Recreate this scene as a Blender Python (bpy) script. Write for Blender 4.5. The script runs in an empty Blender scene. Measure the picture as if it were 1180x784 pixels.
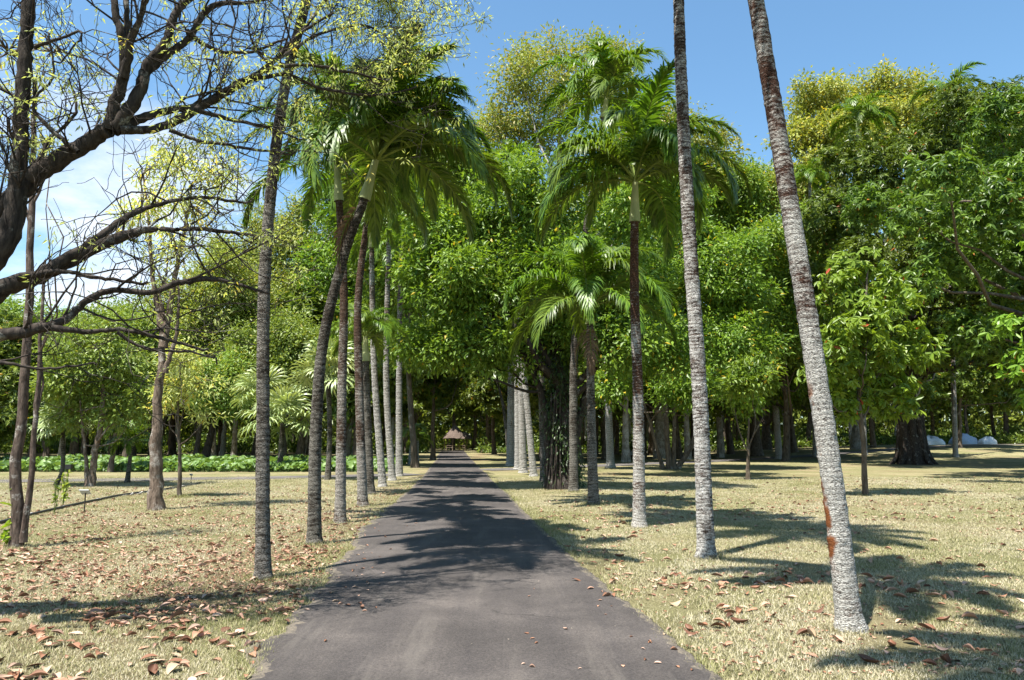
import bpy, math, random
import numpy as np
from mathutils import Vector, Matrix

# ------------------------------------------------------------------ camera, sky, sun
S = bpy.context.scene
COL = S.collection
F, CX, CY, EYE = 850.0, 590.0, 392.0, 1.6
TH = math.atan(115.5 / F)
cam = bpy.data.cameras.new('camera'); camo = bpy.data.objects.new('camera', cam); COL.objects.link(camo)
cam.sensor_width = 36; cam.lens = 36 * F / 1180; cam.clip_end = 3000; cam.clip_start = 0.05
camo.location = (0, 0, EYE); camo.rotation_euler = (math.pi / 2 + TH, 0, 0)
S.camera = camo

SUNV = Vector((-0.25, -0.27, 1.0)).normalized()       # towards the sun
W = bpy.data.worlds.new('World'); S.world = W; W.use_nodes = True
nt = W.node_tree; nt.nodes.clear()
def N(nt, t, **k):
    n = nt.nodes.new(t)
    for a, v in k.items():
        if a.startswith('i_'):
            key = a[2:]
            n.inputs[int(key) if key.isdigit() else key.replace('_', ' ')].default_value = v
        else: setattr(n, a, v)
    return n
def Lk(nt, a, b): nt.links.new(a, b)
sky = N(nt, 'ShaderNodeTexSky', sky_type='NISHITA', sun_disc=False)
sky.sun_elevation = math.asin(SUNV.z); sky.sun_rotation = math.atan2(SUNV.x, SUNV.y)
sky.altitude = 50; sky.air_density = 1.0; sky.dust_density = 0.6; sky.ozone_density = 1.6
tc = N(nt, 'ShaderNodeTexCoord')
sep = N(nt, 'ShaderNodeSeparateXYZ'); Lk(nt, tc.outputs['Generated'], sep.inputs[0])
def M(nt, op, a, b=None, c=None, clamp=False):
    n = nt.nodes.new('ShaderNodeMath'); n.operation = op; n.use_clamp = clamp
    for i, v in enumerate((a, b, c)):
        if v is None: continue
        if isinstance(v, (int, float)): n.inputs[i].default_value = v
        else: nt.links.new(v, n.inputs[i])
    return n.outputs[0]
zc = M(nt, 'ADD', M(nt, 'MAXIMUM', sep.outputs[2], 0.0), 0.22)
cmb = N(nt, 'ShaderNodeCombineXYZ')
Lk(nt, M(nt, 'DIVIDE', sep.outputs[0], zc), cmb.inputs[0]); Lk(nt, M(nt, 'DIVIDE', sep.outputs[1], zc), cmb.inputs[1])
cn = N(nt, 'ShaderNodeTexNoise', i_Scale=1.5, i_Detail=8.0, i_Roughness=0.6); Lk(nt, cmb.outputs[0], cn.inputs['Vector'])
# more cloud low on the left, hardly any to the right
az = M(nt, 'MULTIPLY', M(nt, 'SUBTRACT', -0.20, sep.outputs[0]), 0.42)
hi = M(nt, 'MULTIPLY', M(nt, 'SUBTRACT', 0.42, sep.outputs[2]), 0.22)
bias = M(nt, 'ADD', M(nt, 'MAXIMUM', M(nt, 'MINIMUM', az, 0.12), -0.085), hi)
dens = M(nt, 'MULTIPLY', M(nt, 'SUBTRACT', M(nt, 'ADD', cn.outputs['Fac'], bias), 0.575), 4.5, clamp=True)
bg1 = N(nt, 'ShaderNodeBackground'); bg1.inputs['Strength'].default_value = 0.080
bg2 = N(nt, 'ShaderNodeBackground'); bg2.inputs['Strength'].default_value = .52; bg2.inputs['Color'].default_value = (.86, .9, .97, 1)
tint = N(nt, 'ShaderNodeVectorMath', operation='MULTIPLY'); tint.inputs[1].default_value = (.86, 1.1, 1.12)
Lk(nt, sky.outputs[0], tint.inputs[0]); Lk(nt, tint.outputs[0], bg1.inputs['Color'])
mx = N(nt, 'ShaderNodeMixShader'); Lk(nt, dens, mx.inputs[0]); Lk(nt, bg1.outputs[0], mx.inputs[1]); Lk(nt, bg2.outputs[0], mx.inputs[2])
wo = N(nt, 'ShaderNodeOutputWorld'); Lk(nt, mx.outputs[0], wo.inputs[0])
sl = bpy.data.lights.new('sun', 'SUN'); sl.energy = 5.0; sl.angle = math.radians(0.53); sl.color = (1, .955, .88)
so = bpy.data.objects.new('sun', sl); COL.objects.link(so); so.rotation_euler = SUNV.to_track_quat('Z', 'Y').to_euler()
so.location = (0, 0, 50)
S.view_settings.view_transform = 'Standard'; S.view_settings.look = 'None'
S.view_settings.exposure = 1.42; S.view_settings.gamma = 1
S.render.engine = 'CYCLES'
S.cycles.use_denoising = True
S.cycles.max_bounces = 6; S.cycles.diffuse_bounces = 2; S.cycles.glossy_bounces = 2; S.cycles.transmission_bounces = 2
S.cycles.transparent_max_bounces = 4; S.cycles.caustics_reflective = False; S.cycles.caustics_refractive = False
S.cycles.sample_clamp_indirect = 6

# ------------------------------------------------------------------ geometry helpers
def sst(t): t = np.clip(t, 0, 1); return t * t * (3 - 2 * t)
def hgt(x, y): return 1.15 * sst((np.asarray(x) - 12) / 42.0) * sst((np.asarray(y) - 48) / 40.0)
def P(px, py, Y):
    v = (CY - py) / F; u = (px - CX) / F
    d = (u, math.cos(TH) - v * math.sin(TH), math.sin(TH) + v * math.cos(TH))
    s = Y / d[1]
    return np.array((d[0] * s, Y, EYE + d[2] * s))
def G(px, py):
    v = (CY - py) / F; u = (px - CX) / F
    d = (u, math.cos(TH) - v * math.sin(TH), math.sin(TH) + v * math.cos(TH))
    s = -EYE / d[2]
    return np.array((d[0] * s, d[1] * s, 0.0))
def Gd(px, Y):
    """ground point below picture column px at distance Y"""
    x = (px - CX) / F * Y * 1.0
    return np.array((x, Y, float(hgt(x, Y))))

class MB:
    def __init__(s): s.v = []; s.f = []; s.n = 0
    def add(s, v, f, r=0.5, m=0):
        v = np.asarray(v, float).reshape(-1, 3); f = np.asarray(f, int)
        s.v.append(v)
        s.f.append((f + s.n, np.broadcast_to(np.asarray(r, float), (len(f),)), m)); s.n += len(v)
    def mesh(s, name, mats, smooth=True):
        me = bpy.data.meshes.new(name)
        v = np.concatenate(s.v)
        loops = []; tot = []; rr = []; mi = []
        for f, r, m in s.f:
            loops.append(f.ravel()); tot.append(np.full(len(f), f.shape[1])); rr.append(r); mi.append(np.full(len(f), m))
        loops = np.concatenate(loops); tot = np.concatenate(tot); rr = np.concatenate(rr); mi = np.concatenate(mi)
        st = np.concatenate(([0], np.cumsum(tot)[:-1]))
        me.vertices.add(len(v)); me.vertices.foreach_set('co', v.ravel())
        me.loops.add(len(loops)); me.loops.foreach_set('vertex_index', loops.astype(np.int32))
        me.polygons.add(len(tot)); me.polygons.foreach_set('loop_start', st.astype(np.int32))
        me.polygons.foreach_set('loop_total', tot.astype(np.int32))
        me.polygons.foreach_set('material_index', mi.astype(np.int32))
        me.polygons.foreach_set('use_smooth', np.full(len(tot), smooth))
        a = me.attributes.new('rnd', 'FLOAT', 'FACE'); a.data.foreach_set('value', rr.astype(np.float32))
        me.update(calc_edges=True)
        for m in (mats if isinstance(mats, (list, tuple)) else [mats]): me.materials.append(m)
        return me
    def build(s, name, mats, parent=None, smooth=True, loc=None):
        return link(name, s.mesh(name, mats, smooth), parent, loc)
def link(name, me, parent=None, loc=None, rot=None, scale=None):
    o = bpy.data.objects.new(name, me); COL.objects.link(o)
    if parent is not None: o.parent = parent
    if loc is not None: o.location = [float(q) for q in loc]
    if rot is not None: o.rotation_euler = rot
    if scale is not None: o.scale = scale
    return o
def tag(o, label=None, cat=None, group=None, kind=None):
    if label: o['label'] = label
    if cat: o['category'] = cat
    if group: o['group'] = group
    if kind: o['kind'] = kind
    return o
def thing(name, label, cat, loc, group=None, rz=0):
    return tag(link(name, None, None, loc, (0, 0, rz)), label, cat, group)
def copy_thing(root, loc, rz, sc, label=None):
    r = root.copy(); COL.objects.link(r); r.location = [float(q) for q in loc]; r.rotation_euler = (0, 0, rz); r.scale = sc
    if label: r['label'] = label
    for ch in root.children:
        c = ch.copy(); COL.objects.link(c); c.parent = r
    return r

def nrm(a): return a / np.maximum(np.linalg.norm(a, axis=-1, keepdims=True), 1e-9)
def smooth_path(pts, n):
    pts = np.asarray(pts, float); k = len(pts)
    if k < 3:
        t = np.linspace(0, 1, n)[:, None]; return pts[0] * (1 - t) + pts[-1] * t
    L = np.concatenate(([0], np.cumsum(np.linalg.norm(np.diff(pts[:, :3], axis=0), axis=1))))
    q = np.concatenate((2 * pts[:1] - pts[1:2], pts, 2 * pts[-1:] - pts[-2:-1]))
    out = []
    for s in np.linspace(0, L[-1], n):
        i = min(max(int(np.searchsorted(L, s, side='right')) - 1, 0), k - 2)
        t = (s - L[i]) / max(L[i + 1] - L[i], 1e-9)
        a, b, c, d = q[i], q[i + 1], q[i + 2], q[i + 3]
        out.append(0.5 * (2 * b + (c - a) * t + (2 * a - 5 * b + 4 * c - d) * t * t + (3 * b - a - 3 * c + d) * t ** 3))
    return np.array(out)
def tube(mb, pts, rad, k=8, m=0, r=0.5, wob=0.0, rng=None, cap=True):
    pts = np.asarray(pts, float); n = len(pts); rad = np.broadcast_to(np.asarray(rad, float), (n,))
    T = nrm(np.gradient(pts, axis=0))
    ref = np.array((1.0, 0.13, 0.07)) if abs(T[0][2]) > .5 else np.array((0.1, 0.05, 1.0))
    U = nrm(ref - (T @ ref)[:, None] * T); V = np.cross(T, U)
    a = np.linspace(0, 2 * np.pi, k, endpoint=False)
    R = rad[:, None] * np.ones((1, k))
    if wob: R = R * (1 + wob * rng.standard_normal((n, k)))
    v = pts[:, None, :] + R[..., None] * (np.cos(a)[None, :, None] * U[:, None, :] + np.sin(a)[None, :, None] * V[:, None, :])
    i = np.arange(n - 1)[:, None] * k; j = np.arange(k)[None, :]; j2 = (j + 1) % k
    f = np.stack((i + j, i + j2, i + k + j2, i + k + j), -1).reshape(-1, 4)
    mb.add(v.reshape(-1, 3), f, r, m)
    if cap:
        vv = v[-1]; mb.add(np.concatenate((vv, pts[-1:])), [(q, (q + 1) % k, k) for q in range(k)], r, m)
def leaf_quads(mb, pos, d, up, L, Wd, r, m=0, fold=0.15, bend=0.12, hexa=False):
    side = nrm(np.cross(d, up)); n = np.cross(side, d)
    L = np.asarray(L)[:, None] * np.ones((len(pos), 1)); Wd = np.asarray(Wd)[:, None] * np.ones((len(pos), 1))
    k = len(pos)
    tip = pos + d * L - n * L * bend
    if not hexa:
        a = pos + d * L * .42 + side * Wd * .5 + n * Wd * fold; b = pos + d * L * .42 - side * Wd * .5 + n * Wd * fold
        v = np.stack((pos, a, tip, b), 1).reshape(-1, 3)
        mb.add(v, np.arange(k * 4).reshape(k, 4), r, m)
    else:
        lo = pos + d * L * .25; hi = pos + d * L * .68 - n * L * bend * .4
        v = np.stack((pos, lo + side * Wd * .42 + n * Wd * fold, hi + side * Wd * .46 + n * Wd * fold, tip,
                      hi - side * Wd * .46 + n * Wd * fold, lo - side * Wd * .42 + n * Wd * fold), 1).reshape(-1, 3)
        b0 = np.arange(k)[:, None] * 6
        mb.add(v, np.concatenate((b0 + np.array([[0, 1, 2, 3]]), b0 + np.array([[0, 3, 4, 5]]))), np.concatenate((r, r)) if np.ndim(r) else r, m)

# ------------------------------------------------------------------ materials
def new_mat(name):
    m = bpy.data.materials.new(name); m.use_nodes = True; nt = m.node_tree
    b = nt.nodes['Principled BSDF']; return m, nt, b, nt.nodes['Material Output']
def rgb(c): return (c[0], c[1], c[2], 1)
def ramp(nt, fac, stops, interp='LINEAR'):
    n = nt.nodes.new('ShaderNodeValToRGB'); cr = n.color_ramp; cr.interpolation = interp
    while len(cr.elements) < len(stops): cr.elements.new(0.5)
    for e, (p, c) in zip(cr.elements, stops): e.position = p; e.color = rgb(c) if len(c) == 3 else c
    nt.links.new(fac, n.inputs[0]); return n.outputs[0]
def noise(nt, vec, scale, detail=4, rough=.55, dist=0):
    n = N(nt, 'ShaderNodeTexNoise', i_Scale=scale, i_Detail=detail, i_Roughness=rough, i_Distortion=dist)
    if vec is not None: nt.links.new(vec, n.inputs['Vector'])
    return n.outputs['Fac']
def mapping(nt, vec, sc):
    n = N(nt, 'ShaderNodeMapping'); n.inputs['Scale'].default_value = sc; nt.links.new(vec, n.inputs['Vector']); return n.outputs[0]
def mix(nt, fac, a, b, mode='MIX'):
    n = nt.nodes.new('ShaderNodeMix'); n.data_type = 'RGBA'; n.blend_type = mode
    for i, v in ((0, fac), (6, a), (7, b)):
        if isinstance(v, (int, float)): n.inputs[i].default_value = v
        elif isinstance(v, tuple): n.inputs[i].default_value = rgb(v)
        else: nt.links.new(v, n.inputs[i])
    return n.outputs[2]
def bump(nt, b, h, strength=.5, dist=.02):
    n = N(nt, 'ShaderNodeBump', i_Strength=strength, i_Distance=dist); nt.links.new(h, n.inputs['Height'])
    nt.links.new(n.outputs[0], b.inputs['Normal'])
def leaf_mat(name, dark, light, yellow=(.42, .3, .03), trans=.3, rough=.42, spec=.45, tcol=None):
    m, nt, b, out = new_mat(name)
    at = N(nt, 'ShaderNodeAttribute', attribute_name='rnd')
    oi = N(nt, 'ShaderNodeObjectInfo')
    mid = tuple((a + c) / 2 for a, c in zip(dark, light))
    f = M(nt, 'MULTIPLY', at.outputs['Fac'], 0.5)
    c = ramp(nt, f, [(0, dark), (.25, mid), (.5, light), (.56, yellow), (1, yellow)])
    hs = N(nt, 'ShaderNodeHueSaturation'); nt.links.new(c, hs.inputs['Color'])
    nt.links.new(M(nt, 'ADD', M(nt, 'MULTIPLY', oi.outputs['Random'], .022), .489), hs.inputs['Hue'])
    nt.links.new(M(nt, 'ADD', M(nt, 'MULTIPLY', oi.outputs['Random'], .24), .88), hs.inputs['Value'])
    c = hs.outputs[0]
    nt.links.new(c, b.inputs['Base Color']); b.inputs['Roughness'].default_value = rough
    b.inputs['Specular IOR Level'].default_value = spec
    tr = nt.nodes.new('ShaderNodeBsdfTranslucent')
    tc = mix(nt, 1.0, c, (1.45, 1.4, .6), 'MULTIPLY'); nt.links.new(tc, tr.inputs['Color'])
    mxs = nt.nodes.new('ShaderNodeMixShader'); mxs.inputs[0].default_value = trans
    nt.links.new(b.outputs[0], mxs.inputs[1]); nt.links.new(tr.outputs[0], mxs.inputs[2]); nt.links.new(mxs.outputs[0], out.inputs[0])
    return m
def bark_mat(name, dark, light, scale=6, lich=None, lichamt=.5, bstr=.7):
    m, nt, b, out = new_mat(name)
    tc = N(nt, 'ShaderNodeTexCoord').outputs['Object']
    v = mapping(nt, tc, (1, 1, .25))
    n1 = noise(nt, v, scale * 2.2, 6, .65); n2 = noise(nt, tc, scale * .5, 4)
    c = ramp(nt, n1, [(.35, dark), (.65, light)])
    if lich:
        l = ramp(nt, n2, [(1 - lichamt - .04, (0, 0, 0)), (1 - lichamt + .06, (1, 1, 1))])
        n3 = ramp(nt, noise(nt, tc, scale * 5, 4, .7), [(.42, (0, 0, 0)), (.55, (1, 1, 1))])
        c = mix(nt, M(nt, 'MULTIPLY', l, n3), c, lich)
    nt.links.new(c, b.inputs['Base Color']); b.inputs['Roughness'].default_value = .9; b.inputs['Specular IOR Level'].default_value = .15
    bump(nt, b, n1, bstr, .03); return m
def palm_bark(name, pale, brown, z0, z1, amt0, amt1, ringf=9.0, orange=False, seed=0.0):
    """ringed trunk: pale lichen over brown; the share of lichen goes from amt0 below z0 to amt1 above z1"""
    m, nt, b, out = new_mat(name)
    tcn = N(nt, 'ShaderNodeTexCoord').outputs['Object']
    mp = N(nt, 'ShaderNodeMapping'); mp.inputs['Location'].default_value = (seed, seed * .7, 0); nt.links.new(tcn, mp.inputs['Vector']); tc = mp.outputs[0]
    sp = N(nt, 'ShaderNodeSeparateXYZ'); nt.links.new(tcn, sp.inputs[0])
    z = sp.outputs[2]
    mr = N(nt, 'ShaderNodeMapRange'); mr.inputs[1].default_value = z0; mr.inputs[2].default_value = z1
    mr.inputs[3].default_value = amt0; mr.inputs[4].default_value = amt1; nt.links.new(z, mr.inputs[0])
    fl = mapping(nt, tc, (1, 1, 2.6))
    na = noise(nt, fl, 11, 8, .72); nb = noise(nt, tc, 1.7, 3, .6); nf = noise(nt, fl, 46, 4, .7)
    wob = M(nt, 'ADD', M(nt, 'MULTIPLY', noise(nt, tc, 6, 3), 9.0), M(nt, 'MULTIPLY', noise(nt, tc, 1.3, 2), 14.0))
    ring = M(nt, 'SINE', M(nt, 'ADD', M(nt, 'MULTIPLY', z, ringf * 6.283), wob))
    fac = M(nt, 'ADD', M(nt, 'ADD', M(nt, 'MULTIPLY', na, .75), M(nt, 'MULTIPLY', nb, .65)), M(nt, 'MULTIPLY', nf, .25))
    fac = M(nt, 'ADD', M(nt, 'ADD', fac, M(nt, 'MULTIPLY', ring, .02)), M(nt, 'SUBTRACT', mr.outputs[0], 1.33))
    k = M(nt, 'ADD', M(nt, 'MULTIPLY', fac, 6.0), .5, clamp=True)
    dark = tuple(q * .3 for q in brown)
    cb = ramp(nt, nf, [(.38, dark), (.6, brown)]); pd = tuple(q * .4 for q in pale)
    cp = ramp(nt, nf, [(.36, pd), (.52, pale)])
    c = mix(nt, k, cb, cp)
    rd = ramp(nt, M(nt, 'ADD', M(nt, 'MULTIPLY', ring, .5), M(nt, 'MULTIPLY', na, 1.0)), [(.10, (.35, .32, .3)), (.30, (1, 1, 1))])
    c = mix(nt, .4, c, rd, 'MULTIPLY')
    vc = N(nt, 'ShaderNodeTexVoronoi', feature='DISTANCE_TO_EDGE', i_Scale=ringf * 1.7); nt.links.new(mapping(nt, tc, (1, 1, 2.0)), vc.inputs['Vector'])
    ck = M(nt, 'ADD', vc.outputs['Distance'], M(nt, 'MULTIPLY', M(nt, 'SUBTRACT', nf, .5), .5))
    c = mix(nt, .85, c, ramp(nt, ck, [(.0, (.22, .2, .19)), (.13, (1, 1, 1)), (.4, (1.12, 1.12, 1.1))]), 'MULTIPLY')
    if orange:
        om = M(nt, 'MULTIPLY', M(nt, 'SUBTRACT', M(nt, 'SUBTRACT', noise(nt, tc, 4, 4, .6), .42), M(nt, 'MULTIPLY', M(nt, 'ADD', M(nt, 'ADD', sp.outputs[0], .07), M(nt, 'MULTIPLY', z, .10)), 3.0)), 9, clamp=True)
        w = M(nt, 'MULTIPLY', M(nt, 'MULTIPLY', M(nt, 'SUBTRACT', z, .45), 6, clamp=True), M(nt, 'MULTIPLY', M(nt, 'SUBTRACT', 2.2, z), 4, clamp=True))
        c = mix(nt, M(nt, 'MULTIPLY', om, w), c, (.24, .085, .03))
    nt.links.new(c, b.inputs['Base Color']); b.inputs['Roughness'].default_value = .92; b.inputs['Specular IOR Level'].default_value = .12
    h = M(nt, 'ADD', M(nt, 'MULTIPLY', na, .8), M(nt, 'MULTIPLY', ring, .10)); h = M(nt, 'ADD', h, M(nt, 'ADD', M(nt, 'MULTIPLY', nf, .7), M(nt, 'MULTIPLY', ck, .8)))
    bump(nt, b, h, .9, .03); return m

MT = {}
MT['palm_leaf'] = leaf_mat('palm_leaf', (.04, .095, .010), (.16, .25, .022), (.30, .27, .04), .34, .42, .38)
MT['palm_pale'] = leaf_mat('palm_pale_leaf', (.10, .17, .025), (.22, .28, .07), (.40, .35, .12), .25, .38, .5)
MT['fan_leaf'] = leaf_mat('fan_leaf', (.18, .24, .08), (.36, .41, .19), (.45, .42, .22), .2, .38, .5)
MT['dead_frond'] = leaf_mat('dead_frond', (.10, .06, .045), (.22, .14, .10), trans=.1, rough=.8, spec=.1)
MT['mango'] = leaf_mat('broad_dark_leaf', (.032, .07, .010), (.225, .285, .038), (.45, .26, .03), .3, .42, .4)
MT['deep'] = leaf_mat('deep_green_leaf', (.022, .058, .008), (.185, .265, .030), (.45, .16, .04), .3, .42, .35)
MT['mid'] = leaf_mat('broad_green_leaf', (.042, .10, .012), (.26, .36, .045), (.5, .36, .04), .36, .45, .35)
MT['bright'] = leaf_mat('bright_leaf', (.10, .19, .02), (.25, .37, .035), (.50, .12, .04), .36, .42, .4)
MT['yellow'] = leaf_mat('yellow_green_leaf', (.15, .19, .04), (.38, .39, .09), (.50, .40, .07), .3, .5, .3)
MT['airy'] = leaf_mat('airy_leaf', (.15, .20, .04), (.35, .42, .085), (.42, .36, .08), .3, .5, .3)
MT['fine'] = leaf_mat('fine_pale_leaf', (.28, .33, .12), (.55, .59, .25), (.62, .52, .14), .45, .5, .3)
MT['light'] = leaf_mat('light_green_leaf', (.11, .18, .03), (.28, .37, .075), (.35, .33, .07), .3, .45, .4)
MT['taro'] = leaf_mat('taro_leaf', (.065, .14, .03), (.20, .33, .09), (.33, .38, .10), .3, .45, .3)
MT['vine'] = leaf_mat('vine_leaf', (.02, .045, .012), (.06, .11, .02), trans=.2)
MT['bark_dark'] = bark_mat('dark_limb_bark', (.018, .014, .012), (.065, .052, .042), 9, (.26, .25, .22), .36)
MT['bark_mid'] = bark_mat('forest_bark', (.05, .038, .028), (.15, .12, .09), 5, (.30, .29, .25), .35)
MT['bark_pale'] = bark_mat('pale_bark', (.13, .11, .09), (.33, .30, .26), 5, (.42, .41, .38), .5)
MT['bark_brown'] = bark_mat('brown_bark', (.06, .042, .030), (.22, .165, .125), 9, (.42, .38, .33), .42, 1.0)
MT['bark_red'] = bark_mat('reddish_bark', (.04, .028, .022), (.17, .125, .10), 9, (.40, .37, .33), .40, 1.0)
MT['shaft'] = bark_mat('crown_shaft', (.20, .24, .10), (.36, .38, .20), 2.5, (.36, .22, .12), .2, .15)
MT['stem'] = bark_mat('green_stem', (.10, .14, .03), (.20, .25, .06), 3, None, 0, .1)

# ground
def ground_mat():
    m, nt, b, out = new_mat('dry_lawn')
    tc = N(nt, 'ShaderNodeTexCoord').outputs['Object']
    n1 = noise(nt, tc, .35, 5, .6); n2 = noise(nt, tc, 3.0, 5, .65); n3 = noise(nt, tc, 40, 5, .7); n4 = noise(nt, tc, 170, 3, .8)
    c = ramp(nt, n2, [(.3, (.17, .145, .08)), (.5, (.27, .235, .135)), (.7, (.33, .29, .175))])
    g = ramp(nt, n1, [(.42, (.17, .19, .07)), (.62, (.36, .315, .18))])
    c = mix(nt, .5, c, g)
    d = ramp(nt, n3, [(.36, (.25, .24, .2)), (.52, (1, 1, 1)), (.72, (1.35, 1.3, 1.2))])
    c = mix(nt, .75, c, d, 'MULTIPLY')
    d2 = ramp(nt, n4, [(.38, (.4, .4, .36)), (.55, (1, 1, 1)), (.7, (1.35, 1.33, 1.25))])
    c = mix(nt, .7, c, d2, 'MULTIPLY')
    sx = N(nt, 'ShaderNodeSeparateXYZ'); nt.links.new(tc, sx.inputs[0])
    vg = M(nt, 'MULTIPLY', M(nt, 'SUBTRACT', M(nt, 'ADD', noise(nt, tc, .8, 5, .65), M(nt, 'MULTIPLY', M(nt, 'ABSOLUTE', M(nt, 'ADD', sx.outputs[0], 3.4)), -.12)), .34), 5.0, clamp=True)
    c = mix(nt, M(nt, 'MULTIPLY', vg, .6), c, (.15, .10, .065))
    # bare litter brown under the wood and along the verge
    lm = ramp(nt, noise(nt, tc, .16, 4, .6), [(.5, (0, 0, 0)), (.62, (1, 1, 1))])
    c = mix(nt, M(nt, 'MULTIPLY', lm, .45), c, (.19, .135, .085))
    nt.links.new(c, b.inputs['Base Color']); b.inputs['Roughness'].default_value = 1; b.inputs['Specular IOR Level'].default_value = .05
    bump(nt, b, M(nt, 'ADD', n3, n4), .8, .03); return m
def asphalt(name, base, warm):
    m, nt, b, out = new_mat(name)
    tc = N(nt, 'ShaderNodeTexCoord').outputs['Object']
    n1 = noise(nt, tc, .9, 5, .6); n2 = noise(nt, tc, 190, 3, .75); n3 = noise(nt, mapping(nt, tc, (1.6, .12, 1)), 2.2, 4)
    lo = tuple(q * .72 for q in base); hi = tuple(q * 1.28 for q in warm)
    c = ramp(nt, n1, [(.32, lo), (.52, base), (.72, hi)])
    c = mix(nt, .5, c, ramp(nt, n3, [(.35, (.78, .78, .8)), (.65, (1.22, 1.2, 1.16))]), 'MULTIPLY')
    c = mix(nt, .85, c, ramp(nt, n2, [(.3, (.45, .45, .45)), (.5, (1, 1, 1)), (.68, (1.55, 1.5, 1.45)), (.75, (2.6, 2.5, 2.4))]), 'MULTIPLY')
    vo = N(nt, 'ShaderNodeTexVoronoi', feature='DISTANCE_TO_EDGE', i_Scale=.55)
    wv = N(nt, 'ShaderNodeVectorMath', operation='ADD')
    nn = N(nt, 'ShaderNodeTexNoise', i_Scale=2.6, i_Detail=5.0); nt.links.new(tc, nn.inputs['Vector'])
    sc = N(nt, 'ShaderNodeVectorMath', operation='SCALE'); sc.inputs['Scale'].default_value = .8; nt.links.new(nn.outputs['Color'], sc.inputs[0])
    nt.links.new(tc, wv.inputs[0]); nt.links.new(sc.outputs[0], wv.inputs[1]); nt.links.new(wv.outputs[0], vo.inputs['Vector'])
    cr = ramp(nt, vo.outputs['Distance'], [(0, (1, 1, 1)), (.010, (0, 0, 0))])
    gate = ramp(nt, noise(nt, tc, 1.1, 2), [(.5, (0, 0, 0)), (.62, (1, 1, 1))])
    c = mix(nt, M(nt, 'MULTIPLY', M(nt, 'MULTIPLY', cr, gate), .75), c, (.02, .018, .017))
    vs = N(nt, 'ShaderNodeTexVoronoi', i_Scale=5.0); nt.links.new(tc, vs.inputs['Vector'])
    sp = M(nt, 'MULTIPLY', M(nt, 'LESS_THAN', vs.outputs['Distance'], .035), M(nt, 'GREATER_THAN', noise(nt, tc, 3, 2), .52))
    c = mix(nt, M(nt, 'MULTIPLY', sp, .7), c, (.42, .36, .28))
    ea = N(nt, 'ShaderNodeAttribute', attribute_name='rnd')
    if name == 'asphalt':
        n7 = noise(nt, tc, 55, 4, .7)
        c = mix(nt, M(nt, 'MULTIPLY', M(nt, 'GREATER_THAN', ea.outputs['Fac'], .8), ramp(nt, noise(nt, tc, 14, 4, .7), [(.40, (0, 0, 0)), (.56, (1, 1, 1))])), c, (.13, .11, .085))
        c = mix(nt, .8, c, ramp(nt, n7, [(.34, (.62, .61, .6)), (.5, (1, 1, 1)), (.66, (1.45, 1.42, 1.38))]), 'MULTIPLY')
        n8 = noise(nt, mapping(nt, tc, (2.4, .22, 1)), 1.3, 6, .7)
        c = mix(nt, M(nt, 'MULTIPLY', ramp(nt, n8, [(.54, (0, 0, 0)), (.66, (1, 1, 1))]), .35), c, (.13, .115, .10))
    nt.links.new(c, b.inputs['Base Color']); b.inputs['Roughness'].default_value = .85; b.inputs['Specular IOR Level'].default_value = .25
    bump(nt, b, n2, .6, .008); return m
MT['lawn'] = ground_mat()
MT['road'] = asphalt('asphalt', (.060, .053, .050), (.073, .064, .059))
MT['path'] = asphalt('path_asphalt', (.095, .088, .084), (.12, .105, .098))

# ------------------------------------------------------------------ ground, road, path
def axis(lo, hi, fine_lo, fine_hi, st, gr=1.35):
    a = list(np.arange(fine_lo, fine_hi + .01, st)); d = st; x = fine_hi
    while x < hi: d *= gr; x += d; a.append(x)
    d = st; x = fine_lo
    while x > lo: d *= gr; x -= d; a.insert(0, x)
    return np.array(a)
gx = axis(-1500, 1500, -60, 110, 2.0); gy = axis(-600, 1800, -12, 130, 2.0)
X, Y = np.meshgrid(gx, gy)
mb = MB(); nx, ny = len(gx), len(gy)
i, j = np.meshgrid(np.arange(nx - 1), np.arange(ny - 1)); a = (j * nx + i).ravel()
Zg = hgt(X, Y)
mb.add(np.stack((X, Y, Zg), -1).reshape(-1, 3), np.stack((a, a + 1, a + nx + 1, a + nx), -1))
tag(mb.build('lawn_ground', MT['lawn']), 'dry yellowish lawn ground with leaf litter', kind='structure')

RY = np.array([-8, 0, 4.92, 10.26, 14.7, 32.4, 60, 112.0])
RL = np.array([-1.1, -1.35, -1.765, -2.35, -2.73, -3.89, -6.1, -10.7])
RR = np.array([2.5, 1.95, 1.418, .845, .45, -.95, -3.2, -7.2])
rng = np.random.default_rng(5)
def road_edges(y): return np.interp(y, RY, RL), np.interp(y, RY, RR)
ys = np.concatenate((np.arange(-8, 20, .07), np.arange(20, 40, .3), np.arange(40, 112, 1.0)))
def jit(n, s, k=9):
    w = rng.standard_normal(n + k); return s * (np.convolve(w, np.ones(k) / k ** .5, 'same')[:n] * .7 + .45 * rng.standard_normal(n))
le, re = road_edges(ys); le = le + jit(len(ys), .040) + .05 * np.convolve(rng.standard_normal(len(ys) + 40), np.hanning(15) / 2.4, 'same')[:len(ys)] + .03 * np.sin(ys * 1.7) + .02 * np.sin(ys * .7); re = re + jit(len(ys), .028)
mb = MB(); zt = .024; n = len(ys); rl = .05 + .09 * rng.uniform(0, 1, n); rr_ = .04 + .07 * rng.uniform(0, 1, n)
cols = [np.stack((le - .03, ys, np.full(n, -.01)), -1), np.stack((le, ys, np.full(n, zt - .008)), -1), np.stack((le + rl, ys, np.full(n, zt)), -1),
        np.stack((re - rr_, ys, np.full(n, zt)), -1), np.stack((re, ys, np.full(n, zt - .008)), -1), np.stack((re + .03, ys, np.full(n, -.01)), -1)]
v = np.stack(cols, 1).reshape(-1, 3); f = []
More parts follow.
